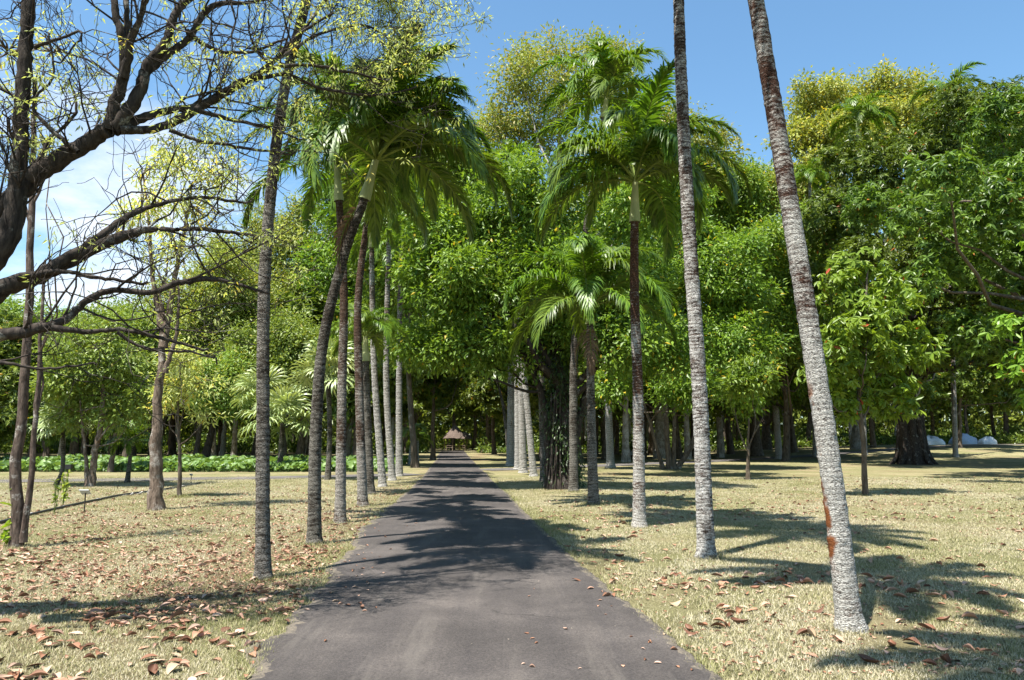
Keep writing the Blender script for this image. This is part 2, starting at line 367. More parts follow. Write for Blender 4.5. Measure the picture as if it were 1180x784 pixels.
for c in range(5):
    a = np.arange(n - 1) * 6 + c; f.append(np.stack((a, a + 1, a + 7, a + 6), -1))
mb.add(v, np.concatenate(f), np.repeat([1., 1., 0., 1., 1.], n - 1)); tag(mb.build('road', MT['road']), 'dark asphalt drive running straight to the hut', kind='structure')
def strip(pts, w, z, name, label):
    p = smooth_path([(a, b, 0) for a, b in pts], 60); T = nrm(np.gradient(p, axis=0)); Nn = np.stack((-T[:, 1], T[:, 0], 0 * T[:, 0]), -1)
    rows = [p + Nn * q * w / 2 for q in np.linspace(-1, 1, 5)]
    v = np.stack(rows, 1).reshape(-1, 3); v[:, 2] = hgt(v[:, 0], v[:, 1]) + z
    a = (np.arange(59)[:, None] * 5 + np.arange(4)[None, :]).ravel(); mb = MB()
    mb.add(v, np.stack((a, a + 1, a + 6, a + 5), -1)); tag(mb.build(name, MT['path']), label, kind='structure')
strip([(-4.6, 35.5), (-8, 33.2), (-14, 31), (-21, 29.2), (-34, 26), (-60, 20)], 2.3, .018, 'side_path', 'grey side path crossing the left lawn')
strip([(-1.7, 40.5), (1, 42.5), (6.5, 48.5), (14, 56), (24, 66), (36, 75), (48, 81), (62, 84), (100, 88)], 2.6, .018, 'side_path', 'grey side path crossing the lawn on the right')

# ------------------------------------------------------------------ palm fronds
def frond_mesh(name, L, e0, curve, rng, mat, leaflen=.55, nl=46, droop=.9, wind=.0, width=.042, lift=.35):
    mb = MB(); n = 26
    s = np.linspace(0, 1, n); e = np.radians(e0) - np.radians(curve) * s ** 1.25
    st = L / (n - 1); x = np.concatenate(([0], np.cumsum(np.cos(e[:-1]) * st))); z = np.concatenate(([0], np.cumsum(np.sin(e[:-1]) * st)))
    y = wind * L * s ** 2 * .35
    pts = np.stack((x, y, z), -1)
    tube(mb, pts, .022 * (1 - s * .85) * (L / 2) ** .5, 5, 1)
    T = nrm(np.gradient(pts, axis=0))
    for sd in (-1, 1):
        t = np.linspace(.14, 1.0, nl) ** .95 + rng.normal(0, .004, nl); t = np.clip(t, .1, 1)
        p = np.stack([np.interp(t, s, pts[:, k]) for k in range(3)], -1); tt = nrm(np.stack([np.interp(t, s, T[:, k]) for k in range(3)], -1))
        up = nrm(np.cross(tt, np.array([0, 1, 0.])) * -1); up = up * np.sign(up[:, 2:3] + 1e-6 + (up[:, 2:3] == 0))
        side = nrm(np.cross(tt, up)) * sd
        ang = np.radians(np.interp(t, [.1, .5, 1], [66, 50, 14]) + rng.normal(0, 8, nl))
        d = tt * np.cos(ang)[:, None] + side * np.sin(ang)[:, None]
        d = nrm(d + up * (lift * (1 - t * .5) * (1 + .5 * rng.standard_normal(nl)))[:, None])
        ll = leaflen * np.interp(t, [.1, .3, .6, .85, 1], [.55, 1, 1, .72, .42]) * (1 + .08 * rng.standard_normal(nl))
        hang = np.clip(1 + .4 * rng.standard_normal(nl), .2, 2.2)
        q = p.copy(); rows = []; K = 4
        wv = nrm(np.cross(d, up))
        wprof = [.55, 1.0, .8, .45, .04]
        dd = d.copy()
        for k in range(K + 1):
            w = width * wprof[k] * .5
            rows.append((q - wv * w, q + wv * w))
            q = q + dd * (ll / K)[:, None]
            dd = nrm(dd + np.array([0, 0, -1.]) * (droop * (.20 + .20 * k) * hang)[:, None])
        v = np.stack([c for r_ in rows for c in r_], 1)       # nl, 2(K+1), 3
        b0 = np.arange(nl)[:, None] * (2 * (K + 1)); f = np.concatenate([b0 + np.array([[2 * k, 2 * k + 1, 2 * k + 3, 2 * k + 2]]) for k in range(K)])
        r = np.clip(.5 + .28 * rng.standard_normal(nl), 0, 1)
        mb.add(v.reshape(-1, 3), f, np.tile(r, K), 0)
    return mb.mesh(name, [MT[mat], MT['stem']], smooth=True)
rngf = np.random.default_rng(11)
def frond_set(mat, L, leaflen, nl, droop, width, wind=0, elevs=((82, 95), (72, 125), (62, 138), (50, 135), (38, 125), (20, 100)), lift=.35):
    return [frond_mesh('frond', L * (1 + .06 * rngf.standard_normal()), e, c, rngf, mat, leaflen, nl, droop, wind * (1 if k % 2 else -1), width, lift) for k, (e, c) in enumerate(elevs) for _ in (0,)]
FS = {'lush': frond_set('palm_leaf', 2.5, .56, 96, 1.35, .044, .2), 'lush2': frond_set('palm_leaf', 2.4, .56, 92, 1.6, .044, .5),
      'far': frond_set('palm_leaf', 2.35, .58, 52, 1.1, .06), 'pale': frond_set('palm_pale', 1.9, .55, 32, .8, .08),
      'dead': [frond_mesh('dead_frond', 1.5, -30, 60, rngf, 'dead_frond', .4, 34, 1.6, 0, .04)]}
def fan_mesh(rng, R=.75, nseg=26, name='fan_leaf'):
    mb = MB(); tube(mb, np.array([(0, 0, 0), (.35, 0, .1), (.7, 0, .12)]), .014, 4, 1)
    for k in range(nseg):
        a = math.radians(-130 + 260 * k / (nseg - 1)); d = np.array((math.cos(a), math.sin(a), .08 * (-1) ** k)); sd = np.array((-math.sin(a), math.cos(a), 0))
        o = np.array((.7, 0, .12)); rr = R * (1 - .18 * abs(math.sin(a / 2))) * rng.uniform(.9, 1.05)
        p1 = o + d * rr * .55; p2 = p1 + (d + np.array((0, 0, -.35))) * rr * .25; p3 = p2 + (d * .6 + np.array((0, 0, -.9))) * rr * .22; w = .55 * rr * math.radians(260 / nseg) * .95
        mb.add([o - sd * .004, o + sd * .004, p1 + sd * w / 2, p1 - sd * w / 2, p2 + sd * w * .4, p2 - sd * w * .4, p3 + sd * .004, p3 - sd * .004],
               [(0, 1, 2, 3), (3, 2, 4, 5), (5, 4, 6, 7)], rng.uniform(.1, 1), 0)
    return mb.mesh(name, [MT['fan_leaf'], MT['stem']])
FAN = [fan_mesh(rngf) for _ in range(3)]

def palm(label, group, base, path, r0, bark, crown='lush', nf=15, fscale=1.0, shaft=.8, az_bias=None, seed=0, k=18, ring=True, dead=0, name='palm_tree', tilt=0, up=.85):
    """base: ground point; path: world points of the trunk from base to crown"""
    rg = np.random.default_rng(seed)
    root = thing(name, label, 'palm tree', base, group)
    p = smooth_path(path, 10); L = float(np.sum(np.linalg.norm(np.diff(p, axis=0), axis=1)))
    step = .035 if ring else .3; n = max(int(L / step), 12); p = smooth_path(path, n) - np.asarray(base); p[0, 2] = min(p[0, 2], -.04)
    s = np.linspace(0, L, n)
    rad = r0 * (1 + .34 * np.exp(-s / .07) + .16 * np.exp(-s / .4)) * (1 - .36 * s / L)
    if ring: rad = rad * (1 + .010 * rg.standard_normal(n) + .012 * np.sin(s * 31 + 3 * np.sin(s * 2.3)))
    sh = s > L - shaft
    mbt = MB(); kk = int(np.argmax(sh)) if shaft > 0 else n
    tube(mbt, p[:kk + 1] if shaft > 0 else p, rad[:kk + 1] if shaft > 0 else rad, k, 0, .5, .032 if ring else 0, rg)
    mbt.build('trunk', bark, root)
    if shaft > 0:
        q = p[kk:]; rq = r0 * .78 * (1 + .28 * np.exp(-((s[kk:] - s[kk]) / (shaft * .45)) ** 2)) * np.interp(s[kk:], [s[kk], L], [1, .62])
        mbs = MB(); tube(mbs, q, rq, 12, 0, .5); mbs.build('crown_shaft', MT['shaft'], root)
    top = p[-1]
    FSs = FS[crown]; ga = 2.39996
    for i in range(nf):
        u = (i + .5) / nf; vi = min(int(u ** up * len(FSs)), len(FSs) - 1)
        az = i * ga + rg.normal(0, .15)
        if az_bias is not None:
            az = (az + math.pi) % (2 * math.pi) - math.pi
            az = az_bias + ((az - az_bias + math.pi) % (2 * math.pi) - math.pi) * .72
        sc = fscale * rg.uniform(.88, 1.08) * (.8 if i == 0 else 1)
        o = link('frond', FSs[vi], root, top + np.array((0, 0, .03 * (nf - i) / nf - .05)), (rg.normal(0, .14) , rg.normal(0, .09) + tilt * math.cos(az), az), (sc,) * 3)
    for i in range(dead):
        o = link('dead_frond', FS['dead'][0], root, p[kk] if shaft > 0 else top, (rg.normal(0, .2), .35, math.pi * (.95 + .5 * i)), (fscale * .8,) * 3); o['label'] = 'dead brown hanging frond'
    return root

GRP_L, GRP_R = 'palms lining the left side of the road', 'palms lining the right side of the road'
PB = {
 'l1': palm_bark('palm_bark_mottled_grey', (.27, .25, .22), (.10, .078, .058), 1, 7, .58, .46, 14, seed=1),
 'l2': palm_bark('palm_bark_grey', (.22, .205, .175), (.075, .06, .045), 1, 5, .56, .46, 14, seed=4),
 'l3': palm_bark('palm_bark_brown', (.38, .35, .31), (.13, .08, .055), .4, 4, .60, .38, 14, seed=14),
 'far': palm_bark('palm_bark_pale', (.46, .44, .40), (.16, .12, .09), 1, 6, .72, .50, 9, seed=8),
 'r1': palm_bark('palm_bark_orange_lichen', (.60, .58, .53), (.12, .06, .04), 1.2, 6.2, .62, .40, 22, orange=True, seed=2),
 'r2': palm_bark('palm_bark_white_patches', (.64, .62, .58), (.11, .07, .052), .4, 8.0, .56, .44, 20, seed=6),
 'r3': palm_bark('palm_bark_rusty', (.58, .55, .50), (.15, .08, .05), .3, 4.6, .62, .40, 18, seed=9),
}
def row_palm(label, group, pts, r_px, bark, Ytop=None, extra=0, **kw):
    """pts: picture points base first; the whole trunk stands at the base's distance"""
    b = G(*pts[0]); Yb = b[1]; path = [b] + [P(px, py, Yb) for px, py in pts[1:]]
    if extra:
        d = path[-1] - path[-2]; d = d / np.linalg.norm(d); path.append(path[-1] + d * extra)
    return palm(label, group, b, path, r_px / F * Yb / 2, bark, **kw)
row_palm('nearest palm on the left verge, slim grey trunk leaning right past the picture top', GRP_L, [(303, 668), (303, 500), (306, 300), (325, 120), (353, 0)], 16, PB['l1'], extra=2.0, nf=10, seed=1, fscale=1.0)
row_palm('second palm of the left row, curved trunk and large windblown dark crown', GRP_L, [(362, 628), (364, 500), (373, 390), (398, 290), (418, 235), (434, 182)], 15, PB['l2'], nf=26, seed=2, az_bias=-.15, fscale=1.05, shaft=.75, crown='lush', up=1.35, dead=1)
row_palm('third palm of the left row, straight brown trunk with whitish foot', GRP_L, [(392, 603), (394, 450), (396, 330), (388, 190)], 12, PB['l3'], nf=20, seed=3, fscale=.95, crown='lush', up=1.2)
row_palm('fourth palm of the left row, straight ringed trunk under a low dark crown', GRP_L, [(418, 584), (414, 450), (413, 340), (428, 222)], 11, PB['l3'], nf=18, seed=4, fscale=.95, crown='lush2', az_bias=.1)
row_palm('shorter palm of the left row with green crown below the others', GRP_L, [(426, 570), (423, 470), (421, 388)], 11, PB['l2'], nf=15, seed=5, fscale=.72, crown='lush')
row_palm('pale leaning palm of the left row behind the shorter palm', GRP_L, [(441, 561), (431, 420), (428, 262)], 8.5, PB['far'], nf=16, seed=6, crown='far', k=12)
row_palm('pale palm of the left row, second from its far end', GRP_L, [(452, 554), (445, 430), (449, 250)], 8, PB['far'], nf=16, seed=7, crown='far', k=12)
row_palm('pale straight palm at the far end of the left row beside the crossing path', GRP_L, [(460, 549), (460, 420), (462, 290)], 8, PB['far'], nf=16, seed=8, crown='far', k=12)

row_palm('nearest palm on the right lawn, leaning left, orange lichen down its side', GRP_R, [(980, 726), (957, 540), (925, 330), (896, 150), (871, 0)], 25, PB['r1'], extra=3.1, nf=16, seed=11, fscale=.95, k=26)
row_palm('second palm of the right row, tall trunk blotched white and brown, crown above picture', GRP_R, [(814, 643), (806, 450), (793, 250), (785, 90), (782, 0)], 18.5, PB['r2'], extra=2.5, nf=17, seed=12, fscale=1.0, k=24)
row_palm('third palm of the right row, rusty upper trunk, full green crown against the sky', GRP_R, [(737, 608), (735, 450), (731, 330), (732, 208)], 14, PB['r3'], nf=26, seed=13, fscale=.98, shaft=.85, up=1.0)
row_palm('short palm of the right row with a brown dead frond hanging from its crown', GRP_R, [(684, 582), (681, 470), (680, 352)], 12, PB['l1'], nf=24, seed=14, fscale=1.12, dead=2, shaft=.5, up=1.0)
row_palm('tall slender palm beside the vine covered tree, crown above the rusty palm', GRP_R, [(661, 567), (662, 400), (676, 260), (690, 180), (699, 112)], 10, PB['l2'], nf=18, seed=15, fscale=1.25, crown='far', k=14)
row_palm('grey palm just left of the vine covered tree', GRP_R, [(627, 555), (624, 430), (622, 300)], 9, PB['l1'], nf=14, seed=16, crown='far', k=12)
row_palm('pale leaning palm, fourth from the far end of the right row', GRP_R, [(615, 549), (604, 430), (596, 320)], 8, PB['far'], nf=14, seed=17, crown='far', k=12)
row_palm('pale upright palm, third from the far end of the right row', GRP_R, [(603, 545), (600, 430), (598, 330)], 9, PB['far'], nf=14, seed=18, crown='far', k=12)
row_palm('pale upright palm, second from the far end of the right row', GRP_R, [(597, 541), (596, 420), (597, 340)], 8, PB['far'], nf=14, seed=19, crown='far', k=12)
row_palm('pale straight palm at the far end of the right row beside the crossing path', GRP_R, [(587, 537), (588, 420), (589, 345)], 7, PB['far'], nf=14, seed=20, crown='far', k=12)
# the palm beside the camera whose crown shades the lawn at lower right
palm('palm beside the viewpoint shading the lower right lawn', GRP_R, (3.1, 2.6, 0), [(3.1, 2.6, 0), (2.9, 2.75, 4), (2.5, 2.9, 8.2)], .11, PB['r2'], nf=16, seed=21)

# small palms deeper in
def deep_palm(label, px, Yd, top, r, bark, **kw):
    b = Gd(px, Yd); path = [b] + [P(a, c, Yd) for a, c in top]
    kw.setdefault('group', 'palms scattered in the wood'); g = kw.pop('group')
    return palm(label, g, b, path, r, bark, ring=False, k=10, **kw)
deep_palm('small yellowish palm beside the road left of the hut', 474, 50, [(476, 500)], .16, PB['far'], crown='pale', nf=13, fscale=.8, shaft=.3, seed=31)
deep_palm('thin palm trunk next to the small yellowish palm', 482, 51, [(481, 505)], .14, PB['far'], crown='far', nf=10, fscale=.55, shaft=.2, seed=32)
deep_palm('leaning palm with yellow drooping fronds over the road', 587, 53, [(580, 470), (570, 428)], .13, PB['l2'], crown='pale', nf=12, fscale=1.15, shaft=.4, seed=33, az_bias=-1.2)
deep_palm('windblown palm rising out of the yellow-green treetops', 992, 68, [(990, 300), (988, 142)], .2, PB['far'], crown='far', nf=16, fscale=1.9, shaft=1.2, seed=34, az_bias=.1)
deep_palm('windblown palm at the top of the right tree line', 1095, 62, [(1095, 300), (1092, 112)], .2, PB['far'], crown='far', nf=15, fscale=1.7, shaft=1.2, seed=35, az_bias=.1)
deep_palm('palm crown above the broadleaf tree left of the rusty palm', 592, 48, [(590, 300), (588, 188)], .16, PB['far'], crown='far', nf=16, fscale=1.15, shaft=.8, seed=36)
deep_palm('pale stout palm trunk behind the right row near the path', 702, 44, [(700, 430), (700, 320)], .24, PB['far'], crown='far', nf=14, fscale=1.0, seed=37)
deep_palm('pale palm trunk on the right lawn beside the path', 894, 62, [(892, 430), (892, 330)], .28, PB['far'], crown='far', nf=14, fscale=1.1, seed=38)
deep_palm('palm standing in the midst of the right broadleaf trees', 935, 66, [(935, 300), (933, 205)], .2, PB['far'], crown='far', nf=16, fscale=1.2, seed=39)
deep_palm('small feathery palm on the left lawn beside the path', 154, 28.5, [(152, 510)], .09, PB['l2'], crown='far', nf=14, fscale=.62, shaft=.2, seed=40)
def fan_palm(label, px, Yd, tops, r, seed, sc=1.0, n=20):
    b = Gd(px, Yd); rg = np.random.default_rng(seed); root = thing('fan_palm', label, 'palm tree', b, 'fan palms on the left lawn')
    p = smooth_path([b] + [P(a, c, Yd) for a, c in tops], 14) - b; p[0, 2] -= .05
    m = MB(); tube(m, p, r * (1 + .5 * np.exp(-np.linspace(0, 8, 14))), 10); m.build('trunk', PB['l2'], root)
    for i in range(n):
        u = i / n; az = i * 2.4 + rg.normal(0, .2); el = math.radians(75 - 105 * u)
        s_ = sc * rg.uniform(.85, 1.1)
        link('fan_leaf', FAN[i % 3], root, p[-1], (rg.normal(0, .3), -el, az), (s_,) * 3)
fan_palm('short fan palm with pale leaves in front of the bright green plants', 326, 40, [(326, 488)], .14, 50, 1.7)
fan_palm('tall fan palm with pale leaves behind the curved palm trunk', 381, 30.5, [(380, 500), (378, 432)], .10, 51, 1.25)
fan_palm('fan palm with spreading pale leaves left of the short fan palm', 300, 47, [(300, 500), (302, 458)], .13, 52, 1.7)
fan_palm('fan palm with a thin trunk at the left end of the lawn', 73, 27, [(72, 540), (72, 492)], .07, 53, .8, 16)

# ------------------------------------------------------------------ broadleaf trees
def crown(mb, rg, blobs, nclump, per, rc, L, Wd, droop=.5, rosette=False, yel=.01, keep=.62, hexa=False, zsq=.8, low_cut=None, shell=.5, sat=3):
    if sat:
        ex = []
        for b in blobs:
            for _ in range(sat):
                d = nrm(rg.standard_normal(3)); d[2] = abs(d[2]) * .9 - .15; q = rg.uniform(.22, .48)
                ex.append((b[0] + d[0] * b[3] * 1.0, b[1] + d[1] * b[3] * 1.0, b[2] + d[2] * b[3] * .95, b[3] * q))
        blobs = [(b[0], b[1], b[2], b[3] * .88) for b in blobs] + ex
    B = np.array([b[:3] for b in blobs]); R = np.array([b[3] for b in blobs])
    pr = R ** 2.0; pr = pr / pr.sum()
    ids = rg.choice(len(R), nclump * 2, p=pr)
    d = nrm(rg.standard_normal((len(ids), 3))); rr = rg.uniform(0, 1, len(ids)) ** shell
    rr = rr * (1 + .16 * np.sin(d[:, 0] * 5 + ids * 1.3) * np.sin(d[:, 1] * 6 + ids) + .12 * np.sin(d[:, 2] * 8 + ids * 2.1))
    C = B[ids] + d * (rr * R[ids])[:, None] * np.array((1, 1, zsq))
    f = .5 + .5 * np.sin(C[:, 0] * 5.1 / R.mean() + 1.3 + 2 * np.sin(C[:, 2] * 3.3 / R.mean())) * np.sin(C[:, 1] * 4.3 / R.mean() + C[:, 2] * 5.7 / R.mean())
    ok = f > rg.uniform(0, 1, len(ids)) * keep
    C, d = C[ok][:nclump], d[ok][:nclump]
    m = len(C)
    crnd = np.clip(rg.normal(.45, .25, m), 0, 1)
    if rosette:
        K, Q = per
        sub = np.repeat(C, K, 0) + nrm(rg.standard_normal((m * K, 3))) * rc * rg.uniform(.2, 1, (m * K, 1)); axis_ = nrm(np.repeat(d, K, 0) + .6 * rg.standard_normal((m * K, 3)) + np.array((0, 0, .9)))
        pos = np.repeat(sub, Q, 0); ax = np.repeat(axis_, Q, 0); nn = len(pos)
        rd = nrm(np.cross(ax, rg.standard_normal((nn, 3))))
        dd = nrm(rd + ax * rg.uniform(-.1, .6, (nn, 1)) + np.array((0, 0, -droop)) * rg.uniform(.5, 1.3, (nn, 1)))
        r = np.repeat(np.repeat(crnd, K), Q) * .55 + .45 * rg.uniform(0, 1, nn); up = nrm(ax + .3 * rg.standard_normal((nn, 3)))
    else:
        off = rg.standard_normal((m, per, 3)) * np.array((.55, .55, .4)) * rc
        pos = (C[:, None] + off).reshape(-1, 3); nn = len(pos)
        dd = nrm(off.reshape(-1, 3) / rc + .5 * np.repeat(d, per, 0) + .7 * rg.standard_normal((nn, 3)) + np.array((0, 0, -droop)))
        up = nrm(np.array((0, 0, 1.)) + .45 * np.repeat(d, per, 0) + .45 * rg.standard_normal((nn, 3)))
        r = np.repeat(crnd, per) * .55 + .45 * rg.uniform(0, 1, nn)
    r = np.where(rg.uniform(0, 1, nn) < yel, 1.6, r)
    ll = L * rg.uniform(.65, 1.25, nn)
    leaf_quads(mb, pos, dd, up, ll, ll * Wd, r, 0, hexa=hexa)
    return C
def limbs(mb, rg, trunk, rad, targets, k=6, frac=(.45, .95), rs=.5, m=0, wig=.12):
    """curved limbs from points up the trunk towards the targets"""
    n = len(trunk)
    for t in targets:
        u = rg.uniform(*frac); i = int(u * (n - 1)); a = trunk[i]
        if t[2] < a[2] + .1: i = max(int(i * .6), 1); a = trunk[i]
        v = t - a; L = np.linalg.norm(v)
        mid = a + v * .5 + rg.standard_normal(3) * L * wig + np.array((0, 0, -.10 * L if t[2] > a[2] else .05 * L))
        p = smooth_path([a, mid, t], 9); p[1:-1] += rg.standard_normal((7, 3)) * L * .012
        r0 = min(rad[i] * rs, .05 * L + .01)
        tube(mb, p, np.linspace(r0, r0 * .22, 9), k, m)
SPEC = {'deep': ('deep', .26, .36, .7, True, .006),   # mat, leaf length, width ratio, droop, rosette, yellow share, clump radius factor
 'mango': ('mango', .26, .36, .6, True, .012), 'mid': ('mid', .24, .42, .4, False, .012), 'bright': ('bright', .30, .34, .9, True, .006),
 'yellow': ('yellow', .26, .5, .3, False, .12), 'airy': ('airy', .22, .4, .4, False, .06), 'light': ('light', .20, .42, .4, False, .02), 'fine': ('fine', .13, .3, .5, False, .08)}
ntree = [0]
def tree(label, group, base, trunk_px, Yd, r0, blobs_px, spec, bark='bark_mid', nclump=500, per=22, rc=.5, lsc=1.0, keep=.9, limbn=None, extra_trunks=(), seed=None, cat='tree', yel=None, shell=.5, hexa=False, name='broadleaf_tree', dspread=.5, zsq=.85, butt=.5, rs=.5, thin=.3, dyo=0, lf=(.4, .95)):
    """picture-space authoring at distance Yd: trunk points and crown blobs (px, py, radius px[, depth offset m])"""
    ntree[0] += 1; rg = np.random.default_rng(seed or ntree[0] * 17)
    root = thing(name, label, cat, base, group); base = np.asarray(base, float)
    bl = []
    for q in blobs_px:
        dy = q[3] if len(q) > 3 else rg.uniform(-dspread, dspread) * q[2] / F * Yd + dyo
        p = P(q[0], q[1], Yd + dy) - base; bl.append((p[0], p[1], p[2], q[2] / F * (Yd + dy)))
    mt = MB(); trunks = []
    for tp, rr in [(trunk_px, r0)] + list(extra_trunks):
        path = [P(*q, Yd) - base if len(q) == 2 else P(*q) - base for q in tp]
        if tp is trunk_px or not path: path = [np.array((0, 0, -.12))] + path
        path = smooth_path(path, 22); s = np.linspace(0, 1, 22); L = np.sum(np.linalg.norm(np.diff(path, axis=0), axis=1))
        path[2:-1] += rg.standard_normal((19, 3)) * rr * .12
        rad = rr * (1 - (1 - thin) * s) * (1 + butt * np.exp(-s * L / (rr * 2.2)))
        tube(mt, path, rad, 14, 0, .5, .035, rg); trunks.append((path, rad))
    mc = MB(); sp = SPEC[spec]; ls = sp[1] * lsc
    C = crown(mc, rg, bl, nclump, per if not sp[4] else (max(per // 8, 2), 8), rc, ls, sp[2], sp[3], sp[4], sp[5] if yel is None else yel, keep, hexa, zsq, shell=shell)
    for q, (path, rad) in enumerate(trunks):
        tg = [np.array(b[:3]) for b in bl][q::len(trunks)]
        limbs(mt, rg, path, rad, tg, 7, lf, rs)
        nl = limbn or 30; pick = C[rg.choice(len(C), min(nl, len(C)), replace=False)]
        for c in pick:
            b = min(bl, key=lambda b: np.sum((c - np.array(b[:3])) ** 2)); a = np.array(b[:3]) * .9 + c * .1
            v = c - a; L = np.linalg.norm(v)
            p = smooth_path([a, a + v * .5 + rg.standard_normal(3) * L * .1, c], 6); tube(mt, p, np.linspace(.018 * L + .012, .006, 6), 4, 0)
    mt.build('trunk', MT[bark], root); mc.build('crown', MT[sp[0]], root, smooth=False)
    return root
GW = 'broadleaf trees around the lawns'
# centre: vine covered tree beside the right row
b = G(647, 563)
t = tree('dark vine covered tree with thick trunk beside the right palm row', GW, b, [(648, 480), (640, 400), (630, 320)], b[1], .42,
     [(560, 255, 62), (625, 235, 62), (520, 335, 58), (565, 335, 66), (640, 320, 62), (705, 330, 55), (505, 275, 45), (600, 395, 48), (503, 400, 42), (700, 400, 50), (545, 405, 45), (655, 395, 38), (735, 370, 40)],
     'mid', nclump=2600, per=26, rc=.42, lsc=.85, bark='bark_dark', extra_trunks=([(655, 566, b[1]), (668, 470, b[1]), (700, 390, b[1])], .22), ) if False else tree(
     'dark vine covered tree with thick trunk beside the right palm row', GW, b, [(648, 480), (640, 400), (630, 320)], b[1], .42,
     [(560, 255, 62), (625, 235, 62), (520, 335, 58), (565, 335, 66), (640, 320, 62), (705, 330, 55), (505, 275, 45), (600, 395, 48), (503, 400, 42), (700, 400, 50), (545, 405, 45), (655, 395, 38), (735, 370, 40)],
     'mid', nclump=2400, per=24, rc=.42, lsc=.85, bark='bark_dark', extra_trunks=[([(657, 566), (668, 480), (700, 390)], .2), ([(636, 562), (628, 470), (600, 390)], .2)])
rg = np.random.default_rng(3); mv = MB(); nn = 5200
zz = rg.uniform(0, 4.6, nn); aa = rg.uniform(0, 6.28, nn); rr = .36 + .3 * rg.uniform(0, 1, nn) ** 3 + .1 * np.sin(zz * 3.1 + aa * 2)
pos = np.stack((rr * np.cos(aa) + .1 - .03 * zz, rr * np.sin(aa), zz), -1); dd = nrm(np.stack((np.cos(aa), np.sin(aa), -1.2 + .5 * rg.standard_normal(nn)), -1))
leaf_quads(mv, pos, dd, nrm(rg.standard_normal((nn, 3)) + np.array((0, 0, 1.))), rg.uniform(.07, .17, nn), rg.uniform(.03, .07, nn), rg.uniform(0, 1, nn))
for q in range(16):
    a = rg.uniform(0, 6.28); p0 = np.array((.5 * math.cos(a), .5 * math.sin(a), 0)); tube(mv, smooth_path([p0 * 1.2 + (0, 0, -.05), p0 + (0, 0, 1.2) + rg.standard_normal(3) * .08, p0 * .8 + (0, 0, 3.2)], 9), .03, 5, 1)
mv.build('vine', [MT['vine'], MT['bark_dark']], t, smooth=False)

tree('airy tall tree with pale yellowish leaves rising highest at the centre', GW, Gd(640, 58), [(642, 300), (645, 150)], 58, .5,
     [(600, 95, 48), (650, 72, 44), (700, 85, 42), (620, 150, 60), (572, 150, 40), (725, 130, 45), (762, 150, 40), (560, 205, 45), (800, 165, 30)], 'airy', nclump=1900, per=16, rc=.9, lsc=1.6, keep=1.0, yel=.14, bark='bark_pale')
tree('yellow-leaved tree behind the tall airy tree, right of the centre', GW, Gd(760, 66), [(760, 300), (765, 180)], 66, .5,
     [(760, 185, 60), (810, 210, 50), (720, 200, 50), (560, 200, 10), (850, 235, 45)], 'yellow', nclump=1200, per=20, rc=.9, lsc=1.5, keep=.8, bark='bark_pale')
tree('dense green tree behind the left palm row', GW, Gd(480, 44), [(470, 400), (480, 300)], 44, .2,
     [(478, 250, 55), (470, 330, 55), (530, 210, 50), (500, 170, 38), (440, 300, 45), (520, 290, 50), (480, 400, 40)], 'mid', nclump=2000, per=24, rc=.6, lsc=1.25)
tree('green tree arching over the road left of the hut', GW, Gd(500, 60), [(500, 460), (505, 400)], 60, .2,
     [(500, 400, 38), (530, 420, 35), (470, 430, 35), (530, 370, 45), (510, 455, 20), (560, 410, 40)], 'mango', nclump=1300, per=24, rc=.7, lsc=1.7)
tree('green tree closing the gap behind the far right palms', GW, Gd(600, 58), [(600, 460), (600, 380)], 58, .35,
     [(590, 400, 42), (620, 440, 35), (640, 380, 45), (570, 450, 25), (660, 440, 35)], 'mango', nclump=1300, per=24, rc=.7, lsc=1.7)
b = G(772, 541)
tree('several-stemmed green tree with yellow specks between the second and third right palms', GW, b, [(768, 490), (765, 420), (762, 330)], b[1], .17,
     [(770, 300, 66), (722, 320, 55), (825, 315, 60), (760, 400, 55), (835, 400, 50), (705, 440, 30), (785, 450, 32), (770, 235, 55), (720, 250, 50), (845, 350, 45), (855, 450, 28)],
     'mid', nclump=2900, per=24, rc=.6, lsc=1.15, yel=.02, bark='bark_mid', dyo=-4, dspread=2.2, extra_trunks=[([(780, 541), (800, 505), (808, 440), (820, 350)], .13), ([(764, 541), (750, 490), (735, 440), (722, 380)], .11), ([(776, 541), (778, 470), (785, 420)], .14)])
tree('rounded green tree left of the leaning lichen palm', GW, Gd(868, 70), [(868, 440), (870, 330)], 70, .5,
     [(870, 300, 60), (900, 380, 50), (850, 400, 45), (915, 320, 55), (860, 235, 50), (900, 440, 32), (830, 250, 40), (940, 270, 50), (860, 460, 25)], 'mid', nclump=2500, per=26, rc=.8, lsc=1.4, yel=.015, dyo=-10, dspread=1.8)
tree('tall pale tree showing above the green ones left of the leaning palm', GW, Gd(880, 90), [(880, 350), (880, 250)], 90, .5,
     [(880, 225, 40), (850, 215, 30), (915, 220, 35), (840, 245, 30)], 'airy', nclump=900, per=22, rc=1.1, lsc=2.2)
b = G(997, 571)
tree('young bright green tree with thin straight trunk on the right lawn', GW, b, [(996, 520), (990, 460), (995, 380), (1000, 310)], b[1], .085,
     [(985, 308, 30), (1018, 345, 38), (968, 340, 30), (1042, 400, 34), (980, 410, 42), (1012, 450, 38), (950, 430, 24), (1000, 380, 45), (975, 465, 28), (1035, 465, 24)],
     'bright', nclump=430, per=24, rc=.3, lsc=.82, bark='bark_mid', keep=.8, butt=.3, hexa=True)
b = Gd(1046, 50)
